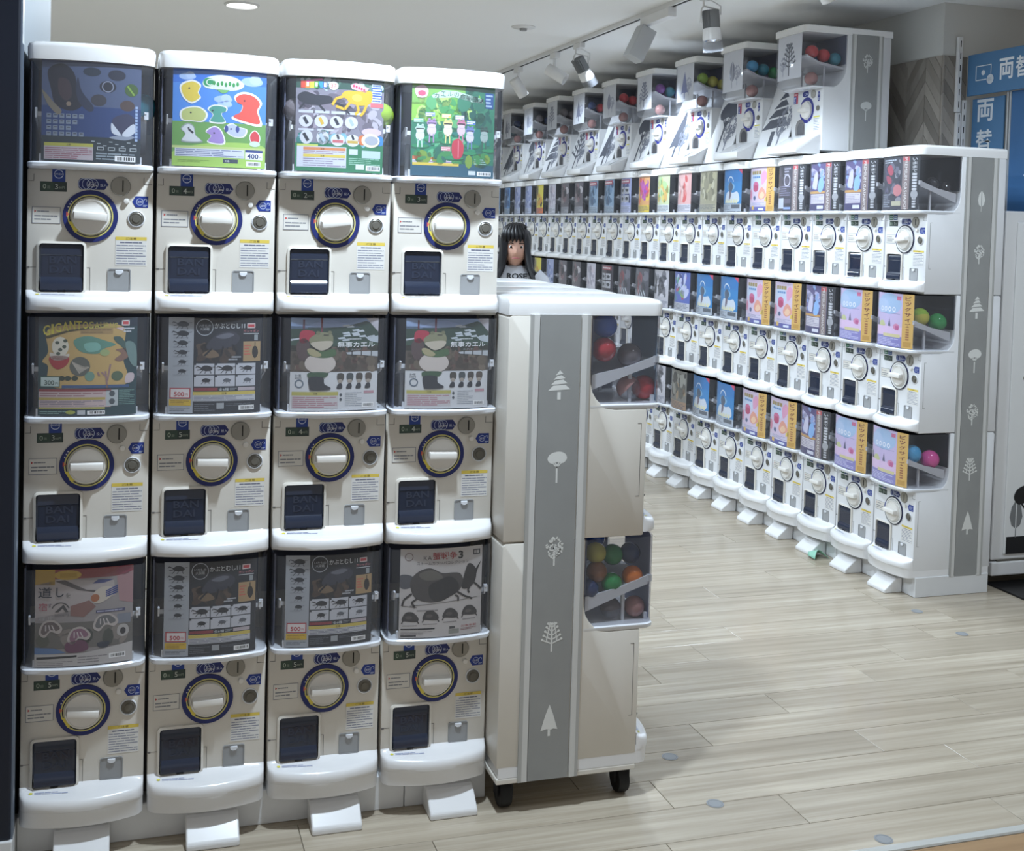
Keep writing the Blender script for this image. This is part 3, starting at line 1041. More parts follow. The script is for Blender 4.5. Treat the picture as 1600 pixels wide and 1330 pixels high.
def p_ornament():
    c = card('2B3654')
    c.rect(0, 0, 1, .45, '4B5878', 1)
    c.rect(0, .45, 1, .75, '1F3B70', 1)
    c.rect(0, .75, 1, 1, '1A2A33', 1)
    c.blob([(.06, .1), (.2, .03), (.32, .12), (.36, .3), (.42, .42), (.3, .5), (.14, .44), (.09, .28)], '171A2A', 2)
    c.blob([(.17, .18), (.27, .2), (.3, .34), (.24, .4), (.17, .32)], '3A2C34', 3)
    c.blob([(.36, .16), (.4, .3), (.52, .45), (.48, .5), (.38, .42), (.34, .3)], '222B44', 3)
    for x, y, rx, ry, k in ((.5, .1, .09, .045, '1D2A3C'), (.75, .12, .09, .055, '191E33'), (.66, .24, .085, .06, '171B2C'), (.9, .26, .07, .065, '3D5A24'), (.57, .38, .08, .06, '33323C'), (.86, .42, .075, .055, '4C3A36')):
        c.ell(x, y, rx, ry, k, 3)
    c.ring(.66, .24, .05, .06, '8D93A8', 4)
    c.line(.86, .22, .93, .31, .018, '7DA03A', 4)
    c.blob([(.0, .3), (.05, .34), (.12, .42), (.2, .5), (.16, .54), (.06, .44)], '7A7263', 3)
    c.ell(.27, .43, .025, None, '8A7868', 4)
    c.blob([(.72, .55), (.86, .5), (.94, .56), (.9, .66), (.8, .72), (.72, .64)], '2E3150', 4)
    c.blob([(.70, .6), (.74, .64), (.80, .72), (.71, .7)], 'C9CFDA', 5)
    c.blob([(.92, .6), (.96, .66), (.88, .73), (.81, .71)], 'C9CFDA', 5)
    c.blob([(.68, .75), (.8, .72), (.94, .73), (.84, .77)], '8E97A8', 4)
    for r in range(4):
        for k in range(6 - r % 3):
            c.rect(.05 + .065 * k, .53 + .06 * r, .098 + .065 * k, .572 + .06 * r, '7B8798', 2)
            c.rect(.06 + .065 * k, .54 + .06 * r, .09 + .065 * k, .55 + .06 * r, '3A4254', 3)
    for k in range(8):
        c.rect(.5 + .06 * k, .79 + .02 * (k % 3), .535 + .06 * k, .797 + .02 * (k % 3), 'B9C2C6', 2)
    smallprint(c, .03, .82, .52, .985, 'B5B24C', 6, 'B9AEB4', '9B6A78')
    c.lines(.55, .9, .95, .98, 3, '8C98A0', 2)
    for k in range(4):
        c.frame(.56 + .11 * k, .845, .63 + .11 * k, .88, .008, 'AEB6BA', 2)
    c.barcode(.74, .93, .95, .985)
    for i in range(11):
        c.rect(.942, .42 + .033 * i, .968, .445 + .033 * i, '9FB4D8', 5)
    return c
def p_dino():
    c = card('4F8FE0')
    c.rect(0, .0, 1, .14, '3A78D6', 1)
    c.rect(0, .54, 1, 1, '6FA355', 1)
    c.blob([(-.0, .86), (.3, .77), (.7, .74), (1, .78), (1, 1), (.0, 1)], 'A8CE62', 2)
    for x, y, s in ((.15, .08, .09), (.84, .1, .12), (.53, .3, .1), (.55, .35, .08)):
        c.ell(x, y, s, s * .4, 'A9C4EE', 2)
        c.ell(x + s * .3, y - s * .15, s * .55, s * .4, 'B9CEF0', 3)
    c.blob([(.31, .13), (.36, .08), (.5, .05), (.66, .07), (.75, .13), (.72, .18), (.6, .21), (.42, .2), (.33, .18)], 'E9F3E4', 3)
    c.ell(.37, .13, .055, .045, '2E9B62', 4)
    c.text('C', .345, .13, .07, 'F2F8E8', 5)
    for i in range(7):
        c.ell(.43 + .042 * i, .135 + .012 * (i % 2), .016, .024, '3C9A50', 5, 9)
    c.rect(.42, .165, .66, .2, 'DDE6EE', 5)
    c.blob([(.46, .19), (.6, .19), (.53, .24)], '7BB96A', 4)
    def sticker(pts, col, edge='F4F4F0', L=4, g=1.16):
        mx, my = sum(p[0] for p in pts) / len(pts), sum(p[1] for p in pts) / len(pts)
        c.blob([(mx + (x - mx) * g, my + (y - my) * g) for x, y in pts], edge, L)
        c.blob(pts, col, L + 1)
    sticker([(.09, .18), (.2, .13), (.28, .17), (.26, .24), (.28, .29), (.2, .34), (.12, .29)], 'E3C94C')
    sticker([(.67, .27), (.75, .23), (.86, .25), (.93, .32), (.9, .4), (.93, .53), (.75, .51), (.64, .47), (.72, .42), (.74, .35), (.68, .32)], 'E8574A')
    sticker([(.1, .44), (.18, .4), (.28, .4), (.35, .46), (.31, .53), (.2, .53), (.11, .52)], 'BFC77A')
    sticker([(.38, .41), (.44, .37), (.55, .38), (.56, .42), (.51, .45), (.55, .53), (.4, .53), (.43, .46)], '4F9E8C')
    sticker([(.1, .62), (.16, .57), (.22, .6), (.24, .68), (.3, .74), (.11, .74), (.14, .67)], 'DADDE2', '9AA6A0')
    sticker([(.36, .64), (.44, .59), (.51, .63), (.54, .75), (.38, .74), (.41, .68)], 'A48ACB')
    sticker([(.56, .6), (.63, .55), (.7, .58), (.78, .6), (.75, .67), (.64, .67)], 'BFC6E6')
    sticker([(.83, .66), (.88, .61), (.93, .66), (.92, .73), (.85, .73)], 'D8404A')
    c.ell(.88, .745, .06, .03, 'CFE6CE', 6)
    for x, y in ((.17, .2), (.76, .3), (.42, .42), (.19, .45), (.17, .61), (.44, .65), (.62, .6)):
        c.ell(x, y, .011, .008, '2A2A33', 7, 8)
    c.line(.17, .62, .22, .66, .02, '30343C', 7)
    c.ell(.57, .6, .02, .035, '3A4A92', 7)
    c.ell(.69, .6, .02, .035, '3A4A92', 7)
    c.rect(.03, .815, .77, .9, 'D8DCEA', 4)
    c.lines(.04, .82, .76, .895, 4, '7B84A8', 5, .4)
    c.rect(.0, .79, 1, .815, 'C6D48A', 3)
    c.rect(.78, .81, .97, .91, 'F2F4F8', 4)
    c.rect(.78, .81, .97, .835, '2B3F86', 5)
    c.text('400', .80, .875, .05, '22306E', 5, width=.125, bold=.02)
    c.text('円', .935, .885, .022, '22306E', 5)
    c.rect(.54, .915, .7, .955, '3C4A58', 4)
    c.text('対象', .56, .935, .022, 'E8ECEE', 5)
    c.barcode(.79, .93, .95, .98)
    c.lines(.06, .93, .4, .96, 2, '8DB050', 4)
    return c
def p_stag():
    c = card('8A8794')
    c.rect(0, 0, 1, .12, '2F5548', 1)
    speckle(c, 0, .0, 1, .14, 26, ['4F7A66', '1E3A34', 'B9C6C8', '6F8C80'], .02, .07, 2, 4)
    speckle(c, 0, .12, 1, .6, 60, ['6E6673', '9D93A0', 'B8B2BE', '564F5E', '837A88'], .03, .12, 1, 8)
    c.rect(0, .7, 1, 1, '2E7D56', 4)
    speckle(c, 0, .55, 1, .72, 18, ['3A7F7C', '5F9AA6', '7FB5C4', '2F6650'], .03, .08, 3, 2)
    for i, k in enumerate(('E0503C', 'E8923A', 'E6D24A', '5FB85A', '38A0B8', '3468C4')):
        c.rect(.05 + .048 * i, .045, .1 + .048 * i, .12, k, 5)
        c.rect(.062 + .048 * i, .06, .088 + .048 * i, .105, 'F4F2E6' if i % 2 else k, 6)
    c.poly([(.1, .04), (.28, .015), (.3, .035), (.11, .06)], 'E45FA8', 6)
    c.ell(.41, .085, .055, .048, 'EAF2EE', 5)
    c.text('37', .41, .085, .045, 'D04A58', 6, 'c')
    c.poly([(.6, .07), (.66, .04), (.82, .09), (.78, .14), (.62, .11)], 'F0B8C4', 6)
    for i in range(5):
        c.ell(.64 + .03 * i, .075 + .009 * i, .012, .016, 'D8406A', 7, 8)
    c.blob([(.02, .2), (.1, .16), (.22, .19), (.38, .2), (.4, .26), (.3, .29), (.16, .3), (.04, .26)], '2C2E38', 5)
    c.line(.36, .24, .52, .3, .03, '2C2E38', 6)
    c.line(.5, .29, .6, .38, .02, '2C2E38', 6)
    c.line(.1, .27, .04, .34, .02, '2C2E38', 6)
    c.line(.24, .28, .32, .36, .02, '2C2E38', 6)
    c.blob([(.5, .18), (.56, .13), (.7, .13), (.84, .12), (.86, .2), (.82, .26), (.72, .28), (.6, .26), (.56, .22)], 'E8B62C', 6)
    for a in (((.56, .18), (.44, .22)), ((.44, .22), (.4, .29)), ((.6, .25), (.54, .33)), ((.54, .33), (.44, .3)), ((.68, .26), (.7, .34)), ((.7, .34), (.66, .38)), ((.8, .25), (.76, .35)), ((.76, .35), (.72, .39))):
        c.line(*a[0], *a[1], .03, 'E8B62C', 7)
    c.ell(.68, .2, .06, .04, 'F2CC58', 7)
    for i, k in enumerate(('CFDCE8', '3460C0', 'CFDCE8', '3460C0', 'D8E0EC')):
        c.rect(.85, .04 + .04 * i, .97, .078 + .04 * i, k, 5)
        c.lines(.86, .045 + .04 * i, .96, .074 + .04 * i, 1, '5A74B8' if i % 2 == 0 else 'DCE6F4', 6)
    c.rect(.84, .245, .99, .29, 'E87078', 5)
    for i in range(4):
        c.rect(.03 + .18 * i, .355, .19 + .18 * i, .385, 'C9CCD8', 5)
        c.ell(.11 + .17 * i, .47, .075, .065, 'D3D3DE', 5)
        c.line(.09 + .17 * i, .43, .13 + .17 * i, .5, .035, ['2A2D38', 'D9B23E', '2A2D38', 'A9BCD8'][i], 6)
    c.rect(.03, .55, .2, .572, 'C9CCD8', 5)
    c.rect(.24, .55, .42, .572, 'C9CCD8', 5)
    for i in range(2):
        c.ell(.12 + .18 * i, .64, .07, .075, 'D0D2DC', 6)
        c.line(.09 + .18 * i, .6, .14 + .18 * i, .68, .035, ['282A34', 'B4C4DA'][i], 7)
    for i in range(2):
        c.ell(.47 + .17 * i, .66, .08, .065, 'D8DADF', 6)
        c.rect(.41 + .17 * i, .66, .53 + .17 * i, .69, ['C86A70', 'C8A84E'][i], 7)
        c.line(.46 + .17 * i, .6, .48 + .17 * i, .65, .025, '2A2C36', 8)
    c.ell(.86, .56, .12, .045, 'D4C0DA', 6)
    for a, k in ((-.11, 'D8743C'), (.1, '3C88C8')):
        c.ell(.86 + a, .65, .05, .055, k, 6)
    c.ell(.85, .65, .11, .075, 'EDE3C4', 7)
    c.ell(.86, .65, .08, .05, 'A9ADB8', 8)
    c.rect(.02, .715, .25, .735, 'C8D46A', 6)
    c.rect(.02, .735, .57, .955, 'D2D4DE', 5)
    c.rect(.09, .745, .56, .775, 'D88A5A', 6)
    c.rect(.09, .82, .56, .85, 'DCC65A', 6)
    c.text('注意', .3, .76, .02, '7A4A30', 7, 'c')
    c.text('注意', .3, .835, .02, '6A5A30', 7, 'c')
    c.lines(.09, .778, .56, .82, 2, 'A88A98', 6, .4)
    c.lines(.09, .855, .56, .95, 4, '9A90A8', 6, .4)
    c.rect(.6, .75, .7, .81, 'CDD6DA', 5)
    c.rect(.75, .76, .97, .84, 'BCD0D4', 5)
    c.lines(.6, .84, .97, .92, 4, '8FC0A8', 5)
    c.rect(.68, .91, .78, .965, 'D8DEDE', 6)
    c.barcode(.8, .92, .97, .975, 6)
    return c
def p_frogchoir():
    c = card('2E7A5E')
    c.rect(0, .0, .62, .22, '7FB45A', 1)
    c.rect(0, .2, .7, .4, '8CC04E', 1)
    speckle(c, 0, .08, .9, .45, 60, ['9ED05A', '6FB04E', 'B8DC7A', '4A9A5A', '5FA86E'], .03, .1, 1, 12)
    speckle(c, .5, .0, 1, .5, 24, ['1F5A4E', '2C6E58', '3A7F62'], .04, .12, 2, 6)
    speckle(c, 0, .45, 1, .8, 50, ['2A8A62', '3A9A6E', '1F6A54', '5AAE7E', '24786E'], .04, .12, 1, 9)
    c.rect(0, .86, 1, 1, '2A5A6E', 4)
    speckle(c, 0, .72, 1, .88, 24, ['3F8A4E', '7A9A3C', '2A6A5A'], .04, .1, 3, 3)
    c.blob([(.03, .05), (.12, .01), (.18, .06), (.16, .14), (.06, .14)], 'EBC4D0', 5)
    c.ell(.11, .1, .045, .03, 'D05878', 6)
    band = [(.22, .12), (.35, .06), (.5, .06), (.65, .09), (.84, .13), (.85, .18), (.7, .17), (.5, .13), (.35, .14), (.24, .15)]
    c.poly(band, 'BFE0CE', 5)
    for i, (ch, y) in enumerate(zip('カエルの合唱団♪', (.12, .10, .095, .1, .11, .125, .14, .145))):
        c.text(ch, .25 + .078 * i, y, .05, '1A2A2C', 6, width=.058)
    c.rect(.87, .06, .98, .23, '24508A', 5)
    c.lines(.88, .07, .97, .22, 4, 'A8BEDC', 6, .5)
    for x, y, w_ in ((.1, .68, .11), (.26, .61, .12), (.43, .63, .1), (.72, .66, .1), (.68, .74, .11), (.93, .7, .09), (.5, .8, .13)):
        c.ell(x, y, w_, .028, '1F6A4A', 5)
        c.ell(x, y - .006, w_ * .9, .02, '2F8A5C', 6)
    def frog(x, y, s, body, belly, L=7):
        c.ell(x, y, .05 * s, .06 * s, belly, L)
        c.ell(x, y - .075 * s, .055 * s, .035 * s, body, L + 1)
        c.rect(x - .045 * s, y - .078 * s, x + .045 * s, y - .066 * s, '2A2A30', L + 2)
        c.ell(x, y - .045 * s, .045 * s, .02 * s, belly, L + 2)
        for k in (-.02, .02):
            c.ell(x + k * 1.3 * s, y - .11 * s, .016 * s, .016 * s, body, L + 1, 8)
            c.line(x + k * s, y + .04 * s, x + k * 1.2 * s, y + .13 * s, .014 * s, body, L)
    frog(.1, .56, 1.0, 'B9D0C4', 'D6DCE0')
    frog(.23, .5, 1.05, 'A88AB4', 'D8C8DC')
    frog(.42, .5, 1.05, 'D8D08A', 'E2E0C8')
    frog(.58, .49, 1.0, 'C87A98', 'D8C0CC')
    frog(.69, .56, 1.0, '7080B8', 'D0CCDC')
    frog(.87, .55, 1.0, '3A5A50', '9FB0AC')
    c.blob([(.48, .62), (.55, .58), (.61, .64), (.61, .74), (.57, .8), (.5, .8), (.47, .72)], 'C03A4A', 9)
    c.line(.55, .6, .55, .79, .012, 'D87A88', 10)
    for x, y, k in ((.08, .4, '7FC0A0'), (.21, .33, '8FA0CC'), (.4, .34, 'E0CC6A'), (.56, .35, 'C0BCD0'), (.7, .4, '5A80C0'), (.4, .7, 'D88A98')):
        c.rect(x - .055, y - .025, x + .055, y + .02, k, 6)
        c.lines(x - .05, y - .02, x + .05, y + .018, 2, 'F0F0F0', 7)
    smallprint(c, .02, .785, .56, .965, 'D8704A', 6, 'D0CCD8', '9A88A0')
    c.rect(.02, .855, .56, .885, 'D9BE4E', 5)
    c.lines(.75, .79, .97, .86, 3, '8FB8A8', 5)
    c.rect(.68, .93, .77, .975, 'CDD6DA', 5)
    c.barcode(.79, .935, .97, .98, 5)
    return c
def p_gigant():
    c = card('23434A')
    c.rect(.0, .0, 1, .09, '1F2E3E', 1)
    c.blob([(.1, .12), (.5, .07), (.86, .1), (.85, .4), (.9, .68), (.5, .72), (.12, .7), (.1, .5), (.04, .45), (.1, .35)], 'C2A368', 2)
    gx_ = .045
    for i, ch in enumerate('GIGANTOSAURUS'):
        k = 1 - .045 * i
        wl = (.074 if ch != 'I' else .028) * k
        c.text(ch, gx_, .135 - .055 * min(1, i / 4.), .105 * k, 'D8CC4E' if i < 7 else 'BDB356', 6, width=wl, bold=.02)
        gx_ += wl + .008
    c.poly([(.06, .2), (.3, .13), (.66, .075), (.66, .09), (.3, .15), (.09, .22)], '4A4526', 5)
    c.rect(.84, .03, .92, .085, 'C84A50', 5)
    c.frame(.84, .03, .92, .085, .012, 'E8E0E0', 6)
    c.poly([(.78, .11), (.86, .1), (.85, .14)], 'D8C0C4', 5)
    c.lines(.86, .1, .97, .16, 2, 'C8CCD4', 5)
    c.rect(.42, .11, .75, .17, 'A98C5E', 3)
    c.lines(.43, .115, .74, .165, 2, '8A7350', 4)
    c.ell(.22, .3, .085, .1, 'D9D4C4', 4)
    for x, y in ((.19, .26), (.26, .3), (.22, .33), (.2, .37), (.27, .24)):
        c.ell(x, y, .022, .018, '4A5648', 5, 8)
    c.blob([(.12, .4), (.3, .4), (.29, .48), (.2, .53), (.13, .48)], 'A83238', 5)
    c.blob([(.12, .36), (.22, .39), (.31, .37), (.29, .42), (.2, .44), (.13, .42)], 'D8CFC4', 5)
    c.blob([(.36, .23), (.5, .19), (.68, .24), (.78, .28), (.66, .32), (.6, .37), (.46, .36), (.38, .31)], '5F9080', 4)
    c.blob([(.46, .27), (.6, .26), (.62, .33), (.5, .35)], '7FB4A8', 5)
    c.ell(.67, .36, .05, .035, '9FAE78', 5)
    c.ell(.42, .5, .105, .1, '5E6058', 5)
    for i in range(7):
        c.line(.34 + .02 * i, .45 + .01 * i, .42 + .015 * i, .57 - .01 * i, .014, 'B4ACA0', 6)
    c.blob([(.76, .2), (.83, .2), (.88, .25), (.97, .27), (.99, .45), (.92, .4), (.84, .3), (.78, .25)], '46605A', 5)
    c.blob([(.78, .33), (.92, .32), (.94, .38), (.84, .45), (.77, .43), (.84, .37)], '8A6A5C', 5)
    c.blob([(.88, .26), (.98, .28), (1.0, .5), (.93, .46)], '6F8A88', 6)
    for x in (.24, .3, .37):
        c.ell(x, .62, .035, .025, '2E3A2A', 5, 9)
    c.ell(.52, .6, .05, .05, '6F9484', 5)
    for a in (((.7, .72), (.68, .55)), ((.68, .6), (.64, .56)), ((.7, .65), (.73, .48)), ((.62, .6), (.6, .56))):
        c.line(*a[0], *a[1], .018, '9A7A78', 5)
    c.ell(.8, .6, .06, .05, '55684E', 5)
    c.blob([(.9, .58), (.97, .58), (.96, .66), (.88, .67)], 'C8B8BC', 5)
    c.rect(.02, .6, .22, .71, 'C4D4D0', 6)
    c.frame(.02, .6, .22, .71, .01, '2A5A50', 7)
    c.text('300', .065, .665, .05, '2E4A44', 8, width=.1, bold=.02)
    c.text('円', .175, .672, .025, '2E4A44', 8)
    c.rect(.24, .69, .92, .72, '3E5A86', 5)
    c.rect(.01, .73, .74, .915, 'C9B4B4', 4)
    c.rect(.01, .73, .74, .755, '8E3A3E', 5)
    c.rect(.01, .815, .68, .84, 'B8A458', 5)
    c.lines(.02, .76, .67, .81, 2, '9A6A70', 5, .4)
    c.lines(.02, .845, .67, .91, 4, '87808E', 5, .4)
    c.rect(.69, .74, .81, .905, 'B9C0C2', 5)
    c.ell(.75, .78, .03, .03, '4A5258', 6)
    c.ell(.75, .86, .03, .03, '4A5258', 6)
    c.lines(.82, .74, .98, .9, 9, '7FA8A0', 4, .35)
    c.rect(.01, .915, .68, .935, 'A8A458', 5)
    c.lines(.02, .95, .3, .985, 2, '7FA09A', 5)
    c.ell(.33, .965, .05, .02, 'A8B04E', 5)
    c.rect(.4, .945, .48, .99, 'C4C8CC', 5)
    c.barcode(.5, .95, .68, .99, 5)
    return c
def p_beetle():
    c = card('2A2E36')
    c.rect(0, 0, .265, 1, 'A9AEB6', 1)
    c.rect(.265, 0, 1, .47, '23262E', 1)
    speckle(c, .27, .25, .8, .46, 30, ['3A322E', '4A3C34', '57473C', '2E2A2A'], .03, .09, 2, 3)
    c.blob([(.4, .3), (.5, .18), (.66, .14), (.76, .2), (.72, .28), (.6, .32), (.46, .34)], '3A3B46', 6)
    c.blob([(.5, .2), (.62, .16), (.7, .18), (.6, .22)], '6A6C78', 7)
    c.blob([(.36, .38), (.46, .33), (.54, .4), (.42, .42)], '7A6650', 6)
    for a in (((.46, .32), (.38, .4)), ((.58, .3), (.56, .4)), ((.68, .28), (.74, .38))):
        c.line(*a[0], *a[1], .02, '1A1B22', 7)
    for i in range(6):
        beetle(c, .14, .07 + .098 * i, [.15, .15, .13, .12, .1, .1][i], '2C3038', 2, i < 4)
        c.lines(.05, .105 + .098 * i, .22, .125 + .098 * i, 2, '8A8F98', 2, .3)
    c.ring(.38, .1, .085, .093, 'B8BEC6', 3, 24)
    c.text('いきもの', .38, .085, .03, 'C9CED4', 4, 'c', width=.13)
    c.text('大図鑑', .38, .118, .03, 'C9CED4', 4, 'c', width=.1)
    c.text('かぶとむし11', .485, .085, .055, 'D4D8DC', 4, width=.33, bold=.012)
    c.rect(.84, .06, .93, .11, 'C2454C', 4)
    c.frame(.84, .06, .93, .11, .01, 'E4D4D4', 5)
    c.text('ガシャポン', .8, .14, .03, 'D8868C', 5, width=.17)
    c.rect(.8, .165, .97, .172, 'C8CCD0', 5)
    c.rect(.92, .18, .96, .24, '9AA0A4', 5)
    c.rect(.8, .25, .99, .46, 'A98F6A', 4)
    c.lines(.81, .28, .89, .4, 4, 'C06A58', 5)
    c.blob([(.91, .31), (.95, .31), (.965, .38), (.93, .43), (.9, .38)], '2E2A28', 5)
    c.line(.93, .33, .93, .26, .01, '2E2A28', 6)
    c.lines(.64, .4, .78, .45, 2, 'A8AAB0', 4, .6)
    for r in range(2):
        for k in range(3):
            x0, y0 = .275 + .225 * k, .48 + .125 * r
            c.rect(x0, y0, x0 + .215, y0 + .115, 'C2C4CC', 3)
            c.rect(x0, y0, x0 + .02, y0 + .016, '2A2E36', 4)
            beetle(c, x0 + .12, y0 + .052, [.15, .15, .12, .11, .1, .1][r * 3 + k], '2A2B30' if r * 3 + k < 4 else '5E626A', 5, r == 0)
    c.rect(.275, .735, .53, .765, '8E3A42', 3)
    c.text('全6種', .54, .752, .03, 'D6DADE', 4, width=.11)
    c.lines(.66, .735, .74, .765, 2, '8A9098', 4)
    c.rect(.75, .732, .935, .768, 'B9AEB4', 4)
    c.rect(.265, .775, .94, .875, 'C2C4CA', 3)
    c.rect(.265, .775, .94, .81, 'CDB95C', 4)
    c.text('注意', .6, .793, .024, '4A4028', 5, 'c')
    c.lines(.275, .815, .93, .872, 4, '7C8090', 4, .4)
    c.lines(.28, .9, .5, .98, 4, '6A7078', 3, .35)
    c.lines(.62, .9, .9, .93, 2, '6A7078', 3, .35)
    c.rect(.52, .895, .6, .955, 'A4A8AC', 4)
    c.barcode(.76, .925, .93, .975)
    c.rect(.02, .735, .24, .845, 'E4DCDC', 4)
    c.frame(.02, .735, .24, .845, .012, 'B84A50', 5)
    c.text('500', .065, .8, .048, 'B83A42', 6, width=.11, bold=.02)
    c.text('円', .185, .805, .026, 'B83A42', 6)
    c.rect(.015, .855, .245, .92, 'D8B53C', 4)
    c.lines(.03, .865, .23, .912, 3, '9A7A2A', 5, .35)
    c.lines(.02, .94, .24, .98, 3, '6F7680', 2)
    return c
def p_kaeru():
    c = card('C9CBD0')
    c.rect(0, 0, 1, .13, '8FA4C8', 1)
    c.poly([(.14, .1), (.33, .03), (.46, .02), (.66, .07), (.8, .1)], '9DB0D8', 2)
    c.rect(0, .09, 1, .36, '3E5448', 1)
    c.poly([(0, .12), (.3, .11), (.6, .09), (.85, .03), (1, .08), (1, .25), (0, .22)], '35483E', 2)
    for i in range(14):
        r = random.Random(i)
        x, y = r.uniform(.45, .95), r.uniform(.06, .24)
        c.poly([(x, y), (x + .08, y - .012), (x + .1, y + .01), (x + .02, y + .014)], 'C4CCD4', 3)
    c.poly([(0, .23), (.12, .21), (.12, .225), (0, .25)], 'C8CED6', 3)
    c.rect(0, .3, 1, .58, '5A5148', 1)
    speckle(c, 0, .32, 1, .58, 70, ['6A5F52', '4A423A', '7A6E60', '584A42', '665048'], .02, .07, 2, 11)
    c.poly([(.62, .37), (.75, .36), (1, .36), (1, .42), (.8, .4), (.64, .39)], 'B9BEC4', 6)
    c.poly([(.86, .22), (1, .19), (1, .27), (.9, .25)], 'B9C2CA', 5)
    c.poly([(.85, .0), (1, .0), (1, .15)], 'B8B4BC', 5)
    for x in (.69, .8, .92):
        c.line(x, .36, x, .41, .012, '3A3A3C', 7)
    c.rect(.13, .02, .15, .12, '6A3A44', 5)
    c.rect(.33, .0, .35, .16, '7A3A48', 5)
    c.blob([(.1, .16), (.16, .13), (.26, .15), (.24, .22), (.16, .27), (.1, .26)], 'B03A4C', 6)
    c.blob([(.06, .3), (.13, .22), (.2, .26), (.2, .42), (.1, .45)], '5A4A4A', 6)
    c.blob([(.2, .23), (.28, .17), (.34, .15), (.45, .17), (.47, .24), (.44, .3), (.34, .34), (.24, .3)], '8A8A6E', 7)
    c.blob([(.22, .27), (.32, .25), (.46, .25), (.44, .31), (.34, .35), (.25, .31)], 'C2B9A8', 8)
    c.ell(.3, .16, .025, .02, '7A7A5E', 8, 10)
    c.ell(.43, .155, .025, .02, '7A7A5E', 8, 10)
    c.rect(.36, .178, .42, .186, '2A2A28', 9)
    c.blob([(.2, .33), (.34, .36), (.48, .33), (.5, .4), (.36, .43), (.2, .4)], '4F6A48', 9)
    c.ell(.33, .49, .175, .11, 'C9BFB8', 8, 24)
    c.blob([(.18, .34), (.24, .33), (.34, .39), (.3, .42), (.22, .4)], 'A8A07C', 10)
    c.rect(0, .59, 1, 1, 'D2D3D6', 1)
    c.blob([(.2, .59), (.42, .59), (.36, .65), (.22, .66)], '3F5A42', 9)
    c.blob([(.21, .64), (.36, .64), (.38, .71), (.45, .75), (.42, .775), (.24, .78), (.21, .74)], '33343A', 10)
    for i in range(4):
        x = .56 + .11 * i
        c.blob([(x - .03, .6), (x + .035, .6), (x + .04, .66), (x, .7), (x - .035, .66)], ['4A4640', '474E50', '4A443E', '5A5048'][i], 4)
        c.ell(x, .68, .03, .02, 'A49A90', 5)
        c.blob([(x - .02, .71), (x + .02, .71), (x + .02, .76), (x - .04, .76)], '2E3036', 6)
    c.text('無事カエル', .52, .285, .062, 'ECEEF0', 7, width=.44, bold=.015)
    c.text('ストラップ', .68, .34, .02, 'D4D8DC', 7)
    c.lines(.64, .215, .8, .235, 1, 'C8CED0', 7)
    c.text('全4種', .05, .62, .025, '4A5058', 4)
    c.text('300円', .05, .65, .025, '4A5058', 4)
    c.ring(.1, .71, .035, .05, '6A7684', 4)
    c.rect(.02, .795, .54, .975, 'C8C4C6', 3)
    c.rect(.02, .795, .54, .835, 'B8B060', 4)
    c.text('注意', .28, .815, .022, '5A5434', 5, 'c')
    c.lines(.03, .845, .53, .97, 6, 'B07A86', 4, .4)
    c.lines(.62, .8, .82, .96, 8, '9AA0A8', 3, .4)
    c.ell(.57, .83, .015, .018, '4A5058', 4, 8)
    c.ell(.57, .88, .015, .018, '4A5058', 4, 8)
    c.rect(.84, .79, .96, .82, 'B89098', 4)
    c.barcode(.82, .92, .96, .97, 4)
    return c
